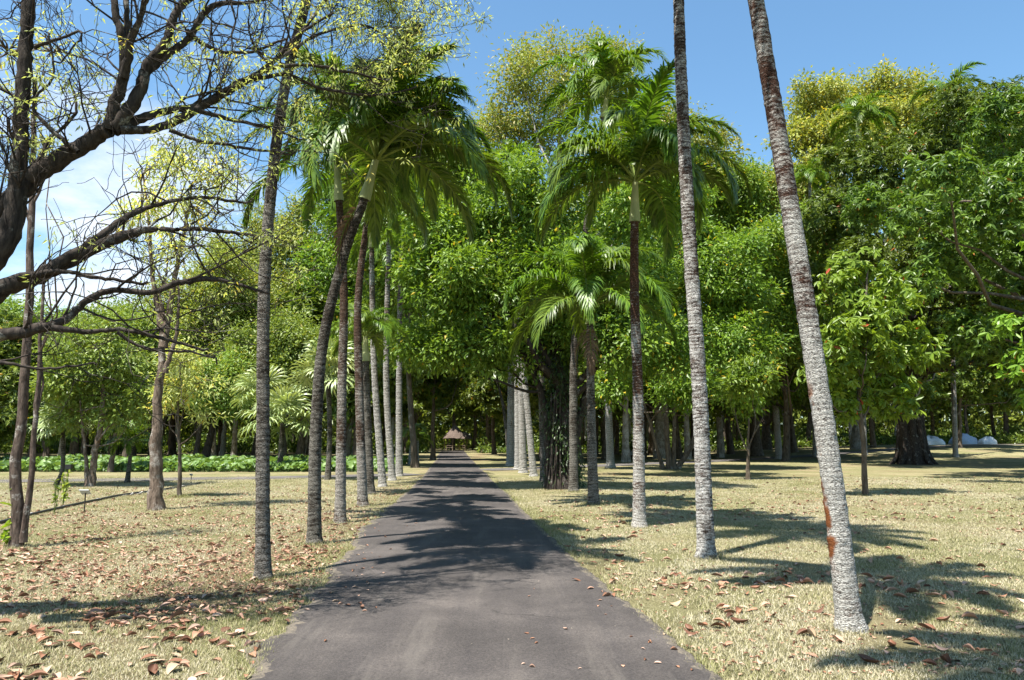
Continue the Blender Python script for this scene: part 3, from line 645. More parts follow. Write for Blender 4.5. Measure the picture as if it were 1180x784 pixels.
r4 = tree('huge dark broadleaf tree with fluted grey trunk at right', GW, b, [(1048, 500), (1045, 440), (1050, 330)], 50, .78,
     [(1100, 165, 70), (1045, 220, 70), (1150, 205, 70), (985, 245, 52), (1130, 310, 80, -4), (1040, 315, 70, -4), (1180, 320, 70, -4), (935, 265, 42), (1085, 400, 60, -4), (1170, 410, 52, -3), (1110, 260, 70, -5), (1120, 130, 50), (1180, 150, 60), (1000, 190, 48), (1230, 250, 80, -3), (1240, 380, 60, -4), (1020, 410, 50, -4), (960, 330, 50)],
     'deep', nclump=4600, per=32, rc=.7, lsc=1.35, bark='bark_dark', butt=.35, rs=.35, keep=.95)
mb = MB(); rg = np.random.default_rng(8)
for q in range(9):
    a = q * .7 + .2; d = np.array((math.cos(a), math.sin(a), 0)); 
    tube(mb, smooth_path([d * .55 + (0, 0, 3.6), d * .74 + (0, 0, 1.6), d * 1.05 + (0, 0, .4), d * 1.5 + (0, 0, -.12)], 12), np.linspace(.28, .13, 12), 8, 0, .5, .05, rg)
mb.build('buttress_root', MT['bark_dark'], r4)
tree('yellow-green treetop right of the leaning palm, against the sky', GW, Gd(985, 80), [(985, 300), (985, 180)], 80, .6,
     [(948, 118, 36), (998, 112, 38), (1048, 112, 36), (960, 170, 48), (1040, 160, 48), (1000, 150, 50), (925, 160, 32), (940, 220, 50), (1070, 150, 30)], 'yellow', nclump=1900, per=26, rc=1.0, lsc=1.7, yel=.1, bark='bark_pale')
tree('broadleaf tree at the right edge with bright branch hanging into view', GW, np.array((17.2, 19.5, 0)), [(1330, 400), (1320, 300)], 19.5, .2,
     [(1162, 372, 17), (1182, 420, 24), (1205, 390, 30), (1240, 330, 50), (1300, 270, 80), (1200, 460, 18), (1280, 400, 50)], 'bright', nclump=420, per=24, rc=.3, lsc=.8, hexa=True, keep=.8)
tree('large spreading tree beyond the right edge whose crown shades the far lawn', GW, np.array((27.5, 32, 0)), [(1330, 400), (1300, 260)], 32, .5,
     [(1150, 235, 62), (1100, 300, 50), (1180, 330, 60), (1060, 250, 40), (1150, 150, 50), (1230, 250, 90), (1130, 385, 36), (1250, 380, 60), (1185, 420, 30), (1050, 330, 28), (1060, 240, 42, 9), (1120, 290, 42, 9), (1180, 250, 55, 9), (1090, 200, 40, -6), (1000, 240, 34, 9), (1150, 300, 45, 14)],
     'deep', nclump=2700, per=24, rc=.45, lsc=1.25, keep=1.05, dspread=2.2, dyo=-1)
b = G(862, 553)
tree('thin sapling stake with forked top on the right lawn', GW, b, [(862, 510), (863, 482)], b[1], .09, [(863, 430, 25), (850, 445, 18), (878, 440, 18)], 'mid', nclump=140, per=16, rc=.3, bark='bark_mid', extra_trunks=[([(862, 520), (853, 500), (846, 470)], .04), ([(862, 515), (870, 498), (880, 480)], .04)], name='sapling')

# left side
b = G(180, 588)
tree('brown flaky trunk tree standing on the left lawn', GW, b, [(180, 540), (182, 470), (187, 400), (186, 350)], b[1], .165,
     [(205, 195, 30), (180, 235, 30), (225, 240, 30), (150, 250, 24), (205, 290, 28), (250, 205, 24), (165, 200, 16)], 'fine', nclump=120, per=22, rc=.3, lsc=1.1, keep=.95, bark='bark_brown', lf=(.82, .98), butt=.4, rs=.42, limbn=26,
     extra_trunks=[([(186, 380), (176, 320), (172, 260), (165, 200)], .07), ([(188, 400), (200, 330), (212, 270), (222, 210)], .08), ([(190, 430), (204, 380), (206, 320)], .06)], yel=.3)
b = G(207, 573)
tree('slim sapling with sparse yellow-green leaves right of the brown trunk', GW, b, [(207, 530), (205, 480), (208, 430)], b[1], .065,
     [(215, 450, 30), (235, 440, 20), (190, 460, 18), (210, 410, 25), (240, 480, 14)], 'fine', nclump=110, per=22, rc=.25, lsc=1.3, bark='bark_mid', keep=.9, limbn=26, name='sapling')
b = G(18, 632)
tree('slender crooked pair of reddish trunks at the left edge', GW, b, [(20, 600), (18, 540), (24, 480), (30, 400), (34, 300), (38, 180), (40, 90)], b[1], .088,
     [(30, 120, 40), (10, 60, 40), (60, 60, 30), (50, 170, 20)], 'fine', nclump=26, per=16, rc=.3, lsc=.9, bark='bark_red', butt=.35, limbn=30, keep=.9, thin=.35,
     extra_trunks=[([(26, 625), (36, 550), (42, 470), (47, 390), (52, 300)], .05)])
b = G(104, 561)
tree('small light green tree with forked trunk left of the brown trunk', GW, b, [(110, 520), (117, 480), (120, 430)], b[1], .13,
     [(118, 405, 48), (85, 425, 42), (150, 425, 42), (110, 455, 40), (65, 445, 30), (165, 460, 25), (140, 480, 22), (80, 480, 22)], 'light', nclump=620, per=20, rc=.4, lsc=.95, bark='bark_brown', extra_trunks=[([(101, 560), (98, 520), (92, 460)], .08)], keep=.8)
def lt(label, px, Yd, blobs, spec, n, lsc, **kw):
    top = min(q[1] for q in blobs); mx_ = sum(q[0] for q in blobs) / len(blobs)
    kw.setdefault('per', 24); kw.setdefault('rc', .75)
    return tree(label, GW, Gd(px, Yd), [((px + mx_) / 2, (507 + top) / 2), (mx_, top + 40)], Yd, kw.pop('r0', .22), blobs, spec, nclump=int(n * .8), lsc=lsc, **kw)
lt('small tree with round green crown behind the side path', 134, 38, [(135, 465, 24), (125, 480, 18), (150, 475, 18)], 'light', 300, 1.2, r0=.14, rc=.4)
lt('dark evergreen bush tree filling the left edge', 0, 42, [(5, 440, 45), (40, 470, 35), (-40, 400, 60), (20, 400, 35), (60, 490, 20), (5, 490, 25)], 'mango', 1500, 1.3)
lt('green treetop below the low cloud at far left', 60, 60, [(55, 375, 32), (20, 365, 30), (85, 395, 30), (50, 420, 40), (-20, 380, 40)], 'light', 1100, 1.7)
lt('light green tree behind the forked tree', 150, 55, [(150, 385, 38), (190, 400, 36), (120, 370, 32), (165, 435, 35), (205, 430, 28), (100, 400, 30)], 'light', 1500, 1.5)
lt('grey-green tree behind the brown trunk', 230, 60, [(235, 345, 45), (270, 330, 48), (215, 390, 42), (260, 400, 45), (200, 350, 34), (300, 360, 38)], 'airy', 1700, 1.5)
lt('rounded light green tree between the nearest left palm and its curved neighbour', 330, 52, [(335, 400, 36), (310, 425, 34), (355, 410, 32), (335, 380, 30), (290, 400, 26), (350, 440, 28)], 'light', 1300, 1.4)
lt('feathery grey-green tree behind the nearest left palm', 310, 72, [(320, 290, 48), (350, 270, 45), (285, 300, 40), (330, 340, 45), (370, 310, 40), (300, 260, 25), (375, 350, 38)], 'airy', 1900, 1.6, keep=.9)
lt('tall green tree behind the big windblown palm crown', 400, 66, [(400, 250, 48), (430, 220, 42), (380, 310, 45), (430, 300, 45), (410, 190, 30), (400, 370, 45), (455, 380, 35)], 'mid', 1900, 1.7)
lt('yellow-green tree low behind the fan palms', 260, 50, [(255, 440, 28), (235, 455, 22), (280, 430, 28), (270, 465, 22)], 'light', 700, 1.2, yel=.15)
lt('dark tree behind the shorter left palm', 400, 48, [(390, 430, 32), (420, 420, 30), (440, 450, 28), (400, 470, 24), (450, 420, 26)], 'mango', 1000, 1.5)
# right side behind
lt('dark shady tree behind the several-stemmed tree', 740, 68, [(740, 440, 34), (700, 460, 28), (780, 440, 34), (820, 460, 28), (760, 380, 45), (700, 400, 35)], 'mango', 1300, 1.8)
lt('green tree beyond the huge dark trunk at right', 1100, 76, [(1090, 440, 36), (1130, 430, 40), (1060, 450, 26), (1170, 450, 34), (1120, 370, 50)], 'mango', 1400, 2.0)
lt('dense tree between the young bright tree and the leaning palm', 940, 74, [(930, 430, 34), (960, 440, 32), (900, 450, 26), (950, 380, 45), (1000, 430, 34)], 'mango', 1400, 2.0)
lt('tree beyond the right edge of the lawn', 1220, 48, [(1230, 330, 80), (1200, 420, 45), (1270, 430, 60), (1280, 250, 80), (1215, 200, 60), (1240, 120, 50)], 'deep', 1900, 1.5)

# ------------------------------------------------------------------ spreading leafless tree on the left
def big_tree():
    rg = np.random.default_rng(77); D0 = 6.6
    base = np.array((-6.0, 6.6, 0)); root = thing('spreading_tree', 'old dark spreading tree with nearly bare crooked limbs reaching in from the left', 'tree', base)
    mt = MB(); mc = MB()
    main = np.array([(-6.0, 6.6, -.15), (-5.9, 6.6, .5), (-5.75, 6.5, 1.3), (-5.7, 6.55, 2.0), (-5.5, 6.6, 2.6), (-5.1, 6.6, 3.0)]) - base
    p = smooth_path(main, 24); tube(mt, p, np.linspace(.46, .27, 24) * (1 + .5 * np.exp(-np.linspace(0, 9, 24))), 16, 0, .5, .03, rg)
    sprigs = []
    def twig(a, d, L, r, lev, leafy):
        n = 7; pts = [a]; d = d / np.linalg.norm(d)
        for _ in range(n - 1):
            d = d + rg.standard_normal(3) * .21 + np.array((0, 0, .05)); d /= np.linalg.norm(d); pts.append(pts[-1] + d * L / (n - 1))
        pts = np.array(pts); tube(mt, pts, np.linspace(r, max(r * .35, .0022), n), 5 if lev == 0 else 4, 0)
        if lev < 2:
            for _ in range(3 if lev else 4):
                i = rg.integers(1, n); dd = d + rg.standard_normal(3) * .75; twig(pts[i], dd, L * rg.uniform(.4, .65), max(r * .5, .003), lev + 1, leafy)
        if lev >= 1 and rg.uniform() < leafy * .45:
            for i in range(4, n):
                if rg.uniform() < .55: sprigs.append(pts[i])
    LIMBS = [  # (px, py, width px), start distance, end distance, leafiness
     ([(-75, 400, 60), (-40, 330, 48), (6, 275, 38), (18, 190, 27), (20, 130, 24), (24, 60, 22), (31, -25, 20), (30, -120, 14)], 6.6, 6.4, .25),
     ([(-60, 340, 50), (-20, 275, 40), (35, 210, 33), (85, 178, 29), (126, 150, 27)], 6.6, 6.7, .2),
     ([(126, 150, 25), (134, 115, 20), (146, 85, 18), (143, 45, 14), (134, 10, 12), (130, -60, 8)], 6.7, 6.5, .3),
     ([(143, 90, 16), (152, 50, 13), (165, 20, 9), (182, -20, 7)], 6.6, 6.3, .3),
     ([(144, 70, 14), (146, 30, 10), (150, -20, 8)], 6.6, 6.8, .3),
     ([(130, 148, 25), (158, 118, 22), (172, 78, 18), (195, 48, 15), (206, 18, 13), (235, -6, 9), (270, -40, 6)], 6.7, 7.0, .35),
     ([(166, 85, 15), (190, 65, 14), (216, 45, 12), (240, 8, 11), (285, 2, 6), (330, -10, 4)], 6.8, 7.2, .4),
     ([(132, 152, 18), (160, 138, 16), (195, 128, 13), (238, 118, 12), (285, 92, 12), (320, 68, 9), (350, 38, 6), (385, 15, 4)], 6.7, 7.6, .5),
     ([(138, 150, 16), (180, 148, 14), (225, 128, 16), (262, 105, 13), (300, 80, 9), (345, 70, 6), (400, 78, 5), (450, 90, 3)], 6.7, 8.0, .5),
     ([(230, 128, 9), (265, 138, 7), (315, 148, 5), (350, 160, 3)], 7.0, 7.3, .4),
     ([(195, 150, 8), (235, 163, 6), (290, 170, 5), (340, 175, 3)], 6.9, 7.3, .4),
     ([(290, 92, 8), (330, 88, 6), (370, 105, 5), (430, 112, 4), (480, 100, 3)], 7.4, 8.4, .7),
     ([(215, 35, 9), (245, 55, 7), (290, 60, 5), (330, 45, 4)], 6.9, 7.3, .5),
     ([(320, 68, 7), (370, 40, 5), (420, 30, 4), (460, 50, 3)], 7.4, 8.6, .9),
     ([(345, 40, 6), (390, -10, 5), (440, 0, 4), (470, 40, 3)], 7.6, 8.6, .9),
     ([(-60, 375, 46), (0, 334, 32), (55, 312, 25), (100, 288, 21), (140, 270, 17), (185, 262, 9), (240, 262, 7), (300, 272, 4)], 6.3, 6.8, .45),
     ([(60, 308, 20), (100, 282, 14), (135, 258, 13), (170, 238, 8), (230, 225, 6), (290, 232, 4)], 6.4, 7.0, .5),
     ([(20, 320, 14), (70, 312, 8), (110, 318, 6), (170, 325, 5)], 6.3, 6.6, .3),
     ([(-60, 400, 36), (0, 387, 22), (45, 380, 18), (78, 368, 14), (110, 343, 11), (140, 336, 10), (180, 338, 9), (220, 326, 10), (255, 324, 8), (310, 338, 4)], 6.2, 6.6, .35),
     ([(60, 378, 12), (105, 383, 8), (150, 380, 7), (195, 390, 6), (240, 402, 4)], 6.2, 6.5, .25),
     ([(135, 383, 6), (165, 402, 5), (210, 408, 4), (250, 420, 3)], 6.3, 6.5, .3),
     ([(-40, 410, 10), (20, 422, 5), (60, 425, 4), (110, 420, 3)], 6.0, 6.2, .2),
     ([(90, 175, 9), (60, 150, 8), (40, 120, 5), (62, 90, 4), (58, 40, 3)], 6.6, 6.4, .4),
     ([(40, 55, 7), (70, 40, 5), (90, 35, 4), (60, 70, 3)], 6.5, 6.3, .4),
     ([(30, 215, 10), (60, 160, 6), (90, 130, 5), (80, 90, 3)], 6.6, 6.8, .3),
    ]
    for pts, d0, d1, leafy in LIMBS:
        n = len(pts); dep = np.linspace(d0, d1, n)
        w = [P(q[0], q[1], dd) - base for q, dd in zip(pts, dep)]
        path4 = np.concatenate((np.array(w), np.array([[q[2] * .70 / F * dd / 2] for q, dd in zip(pts, dep)])), 1)
        m = 8 * n; pp = smooth_path(path4, m); path = pp[:, :3]; rad = np.maximum(pp[:, 3], .004)
        path[3:-1] += np.cumsum(rg.standard_normal((m - 4, 3)), 0) * .004 + rg.standard_normal((m - 4, 3)) * rad[3:-1, None] * .07
        tube(mt, path, rad, 12 if rad[0] > .05 else 7, 0, .5, .05, rg)
        Lt = np.sum(np.linalg.norm(np.diff(path, axis=0), axis=1))
        for _ in range(int(Lt * 3.4)):
            i = int(rg.uniform(.22, 1) * (m - 1)); T = path[min(i + 1, m - 1)] - path[i - 1]; T = T / np.linalg.norm(T)
            d = T * .5 + nrm(rg.standard_normal(3)) * .9 + np.array((0, 0, .15)); tw = min(rad[i] * .5, .012)
            twig(path[i], d, rg.uniform(.5, 1.3), max(tw, .004), 0, leafy)
    # the outer twigs carry small pale leaflets
    for _ in range(150):
        px = rg.normal(425, 40); py = rg.normal(28, 32); dd = rg.uniform(7.6, 9.2); a = P(px, py, dd) - base
        twig(a, np.array((.6, .2, .3)) + .6 * rg.standard_normal(3), .45, .004, 1, 1.6)
    for cx, cy, s, n in ((220, 200, 26, 16), (215, 175, 22, 16), (110, 130, 14, 4), (20, 160, 22, 10), (265, 90, 25, 6), (330, 40, 40, 16), (240, 310, 45, 10), (200, 75, 20, 3)):
        for _ in range(n):
            a = P(rg.normal(cx, s), rg.normal(cy, s), rg.uniform(6.6, 7.6)) - base; twig(a, np.array((.3, .1, .3)) + .7 * rg.standard_normal(3), .3, .0035, 1, 1.8)
    Sg = np.array(sprigs); per = 7; m = len(Sg)
    off = rg.standard_normal((m, per, 3)) * .035; pos = (Sg[:, None] + off).reshape(-1, 3); nn = len(pos)
    dd = nrm(off.reshape(-1, 3) / .05 + rg.standard_normal((nn, 3)) * .5 + np.array((0, 0, -.7))); up = nrm(np.array((0, 0, 1.)) + .6 * rg.standard_normal((nn, 3)))
    cl = np.repeat(rg.uniform(0, 1, m), per); r = np.where(cl > .975, 1.6, .6 * cl + .4 * rg.uniform(0, 1, nn)); ll = rg.uniform(.035, .075, nn)
    leaf_quads(mc, pos, dd, up, ll, ll * .27, r)
    mt.build('trunk', MT['bark_dark'], root); mc.build('crown', MT['fine'], root, smooth=False)
    print('big tree sprigs', m)
big_tree()

# ------------------------------------------------------------------ the wood beyond: repeated trees
def proto(spec, H, seed, lsc, bark, nclump=420, low=.42, label='', name='forest_tree'):
    rg = np.random.default_rng(seed); root = thing(name, label, 'tree', (0, 0, 0)); mt = MB(); mc = MB()
    tr = smooth_path([(0, 0, -.2), (rg.normal(0, .2), rg.normal(0, .2), H * .35), (rg.normal(0, .4), rg.normal(0, .4), H * .75)], 16); rad = np.linspace(.24, .09, 16) * (1 + .5 * np.exp(-np.linspace(0, 10, 16)))
    tube(mt, tr, rad, 9, 0, .5, .03, rg)
    bl = []
    for q in range(9):
        a = q * 2.4; rr = rg.uniform(.6, 2.6); z = H * rg.uniform(low + .08, .88); bl.append((rr * math.cos(a), rr * math.sin(a), z, H * rg.uniform(.10, .16)))
    bl.append((0, 0, H * .88, H * .12))
    sp = SPEC[spec]; C = crown(mc, rg, bl, nclump, 22 if not sp[4] else (3, 8), .7, sp[1] * lsc, sp[2], sp[3], sp[4], sp[5], .65)
    limbs(mt, rg, tr, rad, [np.array(b[:3]) for b in bl], 6)
    mt.build('trunk', MT[bark], root); mc.build('crown', MT[sp[0]], root, smooth=False); return root
LW = 'slender shaded tree in the dark wood behind the left lawn'; RW = 'slender shaded tree in the dark wood behind the right lawn'
protos = [proto('mango', 13, 1, 2.2, 'bark_mid'), proto('mid', 14, 2, 2.0, 'bark_pale'), proto('mango', 11, 3, 2.2, 'bark_mid', low=.3), proto('light', 12, 4, 2.2, 'bark_mid')]
TX = [-400, 0, 60, 180, 240, 300, 360, 460, 540, 600, 700, 760, 850, 900, 950, 1070, 1180, 1600]
TYp = [330, 345, 345, 330, 290, 260, 230, 210, 190, 130, 120, 150, 210, 220, 150, 150, 130, 130]
rgw = np.random.default_rng(21); used = set(); cnt = 0
for Yd in (54, 61, 68, 76, 85, 95, 106, 118):
    xs = np.arange(-Yd * .86, Yd * .92, 5.6 if Yd < 100 else 7.5)
    for x in xs:
        x = x + rgw.uniform(-1.8, 1.8); y = Yd + rgw.uniform(-3, 3)
        l_, r_ = road_edges(y)
        if l_ - 2.6 < x < r_ + 2.2: continue
        if abs(x - (l_ + r_) / 2) < 9 and y > 104: continue
        if x > 6 and y < 51 + min(x, 50) * .25: continue
        if x > 2 and abs(y - np.interp(x, [1, 6.5, 14, 24, 36, 48, 62, 100], [42.5, 48.5, 56, 66, 75, 81, 84, 88])) < 2.2: continue              # the path and open lawn on the right
        if -34 < x < -6 and y < 56: continue
        if 46 < x < 62 and y < 91 or (1050 < CX + x / y * F < 1150 and 60 < y < 88): continue
        px = CX + x / y * F; T = np.interp(px, TX, TYp); Hmax = (507 - T) / F * y * .92
        p_i = rgw.integers(0, 4) if x < 0 else rgw.choice([0, 1, 2, 0]); pr = protos[p_i]; Hp = (13, 14, 11, 12)[p_i]
        near_road = abs(x - (l_ + r_) / 2) < 8
        H_ = min(rgw.uniform(11, 16) if not near_road else rgw.uniform(10, 13), max(Hmax, 7)); sc = H_ / Hp; w = sc * rgw.uniform(1.0, 1.35)
        z = float(hgt(x, y)); lab = LW if x < (l_ + r_) / 2 else RW
        if p_i not in used:
            used.add(p_i); o = pr; o.location = (x, y, z); o.scale = (w, w, sc); o['label'] = lab
        else: o = copy_thing(pr, (x, y, z), rgw.uniform(0, 6.28), (w, w, sc), lab)
        o['group'] = 'trees of the left wood' if lab == LW else 'trees of the right wood'; cnt += 1
for x, y, sc in ((-14.6, 113.5, 1.0), (-3.6, 111.5, 1.0), (-9.5, 119, 1.2), (-13.5, 101, .95), (-3.0, 103, .95), (-12.2, 95, .9), (-3.2, 96, .9), (-6, 120, 1.2)):
    copy_thing(protos[0], (x, y, 0), rgw.uniform(0, 6.28), (sc * 1.25, sc * 1.25, sc), LW if x < -8 else RW)['group'] = 'trees of the left wood' if x < -8 else 'trees of the right wood'
for i_, pr in enumerate(protos):
    if i_ not in used: pr['label'] = RW
print('wood trees', cnt)
# far-off wood as one mass
mb = MB(); rgw = np.random.default_rng(4); nn = 120000
px = rgw.uniform(-250, 1430, nn); Yd = rgw.uniform(126, 150, nn); T = np.interp(px, TX, TYp) + 12 * np.sin(px * .06) + 8 * np.sin(px * .17) + 14
hh = (507 - np.minimum(T, 330)) / F * Yd * .8 + 1.6; z = hh * rgw.uniform(0, 1, nn) ** .9
x = (px - CX) / F * Yd; pos = np.stack((x, Yd + 6 * np.sin(x * .2) * np.sin(z * .3), z), -1)
d = nrm(rgw.standard_normal((nn, 3)) + np.array((0, 0, -.4))); up = nrm(rgw.standard_normal((nn, 3)) + np.array((0, -.5, 1.)))
cl = .5 + .3 * np.sin(x * .5) * np.sin(z * .7)
n2 = 45000; p2 = rgw.uniform(-300, 1480, n2); Y2 = rgw.uniform(150, 160, n2); T2 = np.interp(p2, TX, TYp) + 20
z2 = ((507 - np.minimum(T2, 330)) / F * Y2 * .7 + 1.6) * rgw.uniform(0, 1, n2) ** 1.7
leaf_quads(mb, np.stack(((p2 - CX) / F * Y2, Y2, z2), -1), nrm(rgw.standard_normal((n2, 3)) * np.array((1, .4, 1))), nrm(rgw.standard_normal((n2, 3)) * .5 + np.array((0, -1, .5))), rgw.uniform(1.6, 2.8, n2), rgw.uniform(.8, 1.5, n2), rgw.uniform(0, .4, n2))
leaf_quads(mb, pos, d, up, rgw.uniform(.7, 1.3, nn), rgw.uniform(.35, .6, nn), np.clip(cl + .25 * rgw.standard_normal(nn), 0, 1))
tag(mb.build('far_wood', MT['mango'], smooth=False), 'dark wood closing off the view behind the trees', 'wood', kind='stuff')

# understory shrubs in the wood: low dark growth
mb = MB(); nn = 110000; px = rgw.uniform(-160, 1340, nn); Yd = rgw.uniform(91, 128, nn); x = (px - CX) / F * Yd
l_, r_ = road_edges(Yd); ok = ((x < l_ - 1.5) | (x > r_ + 1.5)) & ~((Yd > 100) & (np.abs(x - (l_ + r_) / 2) < 8)); x, Yd = x[ok], Yd[ok]; nn = len(x)
h = .8 + 2.0 * (.5 + .5 * np.sin(x * .9 + 2 * np.sin(Yd * .5))) * (.5 + .5 * np.sin(Yd * .8)); z = hgt(x, Yd) + h * rgw.uniform(0, 1, nn) ** .7
leaf_quads(mb, np.stack((x, Yd, z), -1), nrm(rgw.standard_normal((nn, 3))), nrm(rgw.standard_normal((nn, 3)) + np.array((0, 0, 1.))), rgw.uniform(.3, .7, nn), rgw.uniform(.12, .3, nn), rgw.uniform(0, .7, nn))
tag(mb.build('undergrowth', MT['mango'], smooth=False), 'low dark undergrowth in the shade of the wood', 'undergrowth', kind='stuff')

# big-leaved plants beyond the left path
mb = MB(); nn = 13000; rgw = np.random.default_rng(9); px = rgw.uniform(-40, 492, nn); Yd = rgw.uniform(38, 51, nn); x = (px - CX) / F * Yd; 
h = (.12 + .20 * np.sin(x * .8) * np.sin(Yd * .9) + .22) * rgw.uniform(.25, 1.15, nn)
l_, _ = road_edges(Yd); ok = (x < l_ - 1.8) & (h > .05); x, Yd, h = x[ok], Yd[ok], h[ok]; nn = len(x); az = rgw.uniform(0, 6.28, nn)
for k in range(2):
    a0 = az[:, None] + np.array([[-1.3, -.6, 0, .6, 1.3]]) + k * math.pi; R_ = rgw.uniform(.06, .19, nn)
tilt = rgw.uniform(.2, 1.6, nn); ax = np.stack((np.cos(az), np.sin(az), np.zeros(nn)), -1)
upv = nrm(np.array((0, 0, 1.)) + ax * tilt[:, None] + np.array((0, -.25, 0))); u1 = nrm(np.cross(upv, rgw.standard_normal((nn, 3)))); v1 = np.cross(upv, u1)
K = 8; ang = np.linspace(0, 2 * np.pi, K, endpoint=False); rad = R_[:, None] * (1 + .18 * np.cos(ang * 1)[None])
c0 = np.stack((x, Yd, h), -1); vv = c0[:, None] + rad[..., None] * (np.cos(ang)[None, :, None] * u1[:, None] + np.sin(ang)[None, :, None] * v1[:, None]) + (.05 * upv)[:, None]
vv = np.concatenate((vv, c0[:, None]), 1); b0 = np.arange(nn)[:, None, None] * (K + 1); ff = (b0 + np.array([[(q, (q + 1) % K, K) for q in range(K)]])).reshape(-1, 3)
mb.add(vv.reshape(-1, 3), ff, np.repeat(rgw.uniform(0, 1, nn), K))
st = c0.copy(); st[:, 2] = 0; w = np.array((.012, 0, 0)); mb.add(np.stack((st - w, st + w, c0 + w, c0 - w), 1).reshape(-1, 3), np.arange(nn * 4).reshape(nn, 4), .3)
tag(mb.build('leafy_plants', MT['taro']), 'bed of bright green big-leaved plants beyond the left path', 'plants', kind='stuff')

# ------------------------------------------------------------------ thatched hut at the end of the road
m, nt_, b_, _ = new_mat('thatch'); tc_ = N(nt_, 'ShaderNodeTexCoord').outputs['Object']
nz = noise(nt_, mapping(nt_, tc_, (4, 4, .8)), 4, 5, .7); nt_.links.new(ramp(nt_, nz, [(.3, (.06, .045, .035)), (.7, (.19, .14, .115))]), b_.inputs['Base Color']); b_.inputs['Roughness'].default_value = 1; bump(nt_, b_, nz, 1, .1); MT['thatch'] = m
hut = thing('thatched_hut', 'open hut with peaked thatched roof at the end of the road', 'hut', np.array((-8.4, 114, 0)))
mb = MB(); rg = np.random.default_rng(2)
def cone(mb, c, r, z0, z1, k=28, ex=1.0):
    rows = []; a = np.linspace(0, 2 * np.pi, k, endpoint=False)
    for t in np.linspace(0, 1, 9):
        rr = r * (1 - t) ** ex + .06 + (.10 * r * rg.uniform(-1, 1, k) * (1 - t) if t < .02 else .03 * rg.standard_normal(k) * (1 - t))
        rows.append(np.stack((c[0] + rr * np.cos(a), c[1] + rr * np.sin(a), np.full(k, z0 + (z1 - z0) * t) - (.12 * rg.uniform(0, 1, k) if t == 0 else 0)), -1))
    n = len(rows); i = np.arange(n - 1)[:, None] * k; j = np.arange(k)[None]; j2 = (j + 1) % k
    mb.add(np.concatenate(rows), np.stack((i + j, i + j2, i + k + j2, i + k + j), -1).reshape(-1, 4))
    v = rows[0]; mb.add(np.concatenate((v, [[c[0], c[1], z0 + .25]])), [((q + 1) % k, q, k) for q in range(k)])
cone(mb, (-.35, 0), 1.75, 1.95, 3.9, ex=.85); cone(mb, (1.05, .2), 1.3, 1.9, 2.9, ex=.8)
rf = mb.build('roof', MT['thatch'], hut, smooth=False)
for q in range(40):
    pass
mb = MB(); tube(mb, np.array([(-.35, 0, 3.75), (-.33, 0, 4.2)]), [.12, .2], 8); mb.build('ridge_tuft', MT['thatch'], rf)
for a in range(6):
    mb = MB(); q = np.array((-.2 + 1.75 * math.cos(a * 1.047 + .3), 1.3 * math.sin(a * 1.047 + .3), 0)); tube(mb, np.array([q, q + (0, 0, 2.05)]), .08, 8); mb.build('post', MT['bark_brown'], hut)
mb = MB()
for zz in (.5, .8): tube(mb, np.array([(-1.5, -1.25, zz), (1.3, -1.25, zz)]), .04, 6)
for q in (-1.5, -.6, .4, 1.3): tube(mb, np.array([(q, -1.25, 0), (q, -1.25, .85)]), .045, 6)
mb.build('railing', MT['bark_brown'], hut)

# ------------------------------------------------------------------ small things on the lawns
def simple(name, col, rough=.6):
    m, nt, b, _ = new_mat(name); tc = N(nt, 'ShaderNodeTexCoord').outputs['Object']; n_ = noise(nt, tc, 7, 4)
    nt.links.new(ramp(nt, n_, [(.3, tuple(q * .8 for q in col)), (.7, col)]), b.inputs['Base Color']); b.inputs['Roughness'].default_value = rough; return m
MT['hose'] = simple('black_pipe', (.02, .02, .022), .5); MT['tarp'] = simple('pale_sheet', (.72, .74, .76), .5); MT['bluetarp'] = simple('bluish_sheet', (.34, .42, .55), .5)
MT['plate'] = simple('label_plate', (.5, .52, .55), .4); MT['stake'] = simple('dark_stake', (.05, .035, .025), .7)
MT['kerbstone'] = simple('pale_edging', (.45, .43, .40), .9); MT['box'] = simple('black_box', (.015, .015, .015), .5)
pts = [G(-60, 622), G(0, 604), G(60, 589), G(110, 578), G(140, 572), G(185, 566), G(230, 558)]
p = smooth_path(pts, 90); rg = np.random.default_rng(6); p[:, 2] = .035; p[:, 1] += .02 * np.cumsum(rg.standard_normal(90)) * .2
mb = MB(); tube(mb, p, .035, 8); pipe = mb.build('irrigation_pipe', MT['hose']); tag(pipe, 'black pipe lying across the left lawn beside pale edging', 'pipe')
mb = MB(); q = p.copy(); q[:, 1] -= .11; q[:, 2] = .0; T = nrm(np.gradient(q, axis=0)); Nn = np.stack((-T[:, 1], T[:, 0], 0 * T[:, 0]), -1)
hh_ = .035 + .02 * rg.standard_normal(90).clip(-1.6, 1.6); rows = np.stack((q - Nn * .045 + (0, 0, -.03), q - Nn * .045 + np.stack((0 * hh_, 0 * hh_, hh_), -1), q + Nn * .045 + np.stack((0 * hh_, 0 * hh_, hh_), -1), q + Nn * .045 + (0, 0, -.03)), 1).reshape(-1, 3)
a_ = (np.arange(89)[:, None] * 4 + np.arange(3)[None, :]).ravel(); mb.add(rows, np.stack((a_, a_ + 1, a_ + 5, a_ + 4), -1))
tag(mb.build('lawn_edging', MT['kerbstone'], smooth=False), 'low broken pale stone edging beside the black pipe', 'edging')
def boxmb(mb, c, s, R=None, m=0):
    v = np.array([(a, b, c_) for c_ in (-.5, .5) for b in (-.5, .5) for a in (-.5, .5)]) * np.array(s)
    if R is not None: v = v @ np.array(R).T
    mb.add(v + np.array(c), [(0, 2, 3, 1), (4, 5, 7, 6), (0, 1, 5, 4), (1, 3, 7, 5), (3, 2, 6, 7), (2, 0, 4, 6)], .5, m)
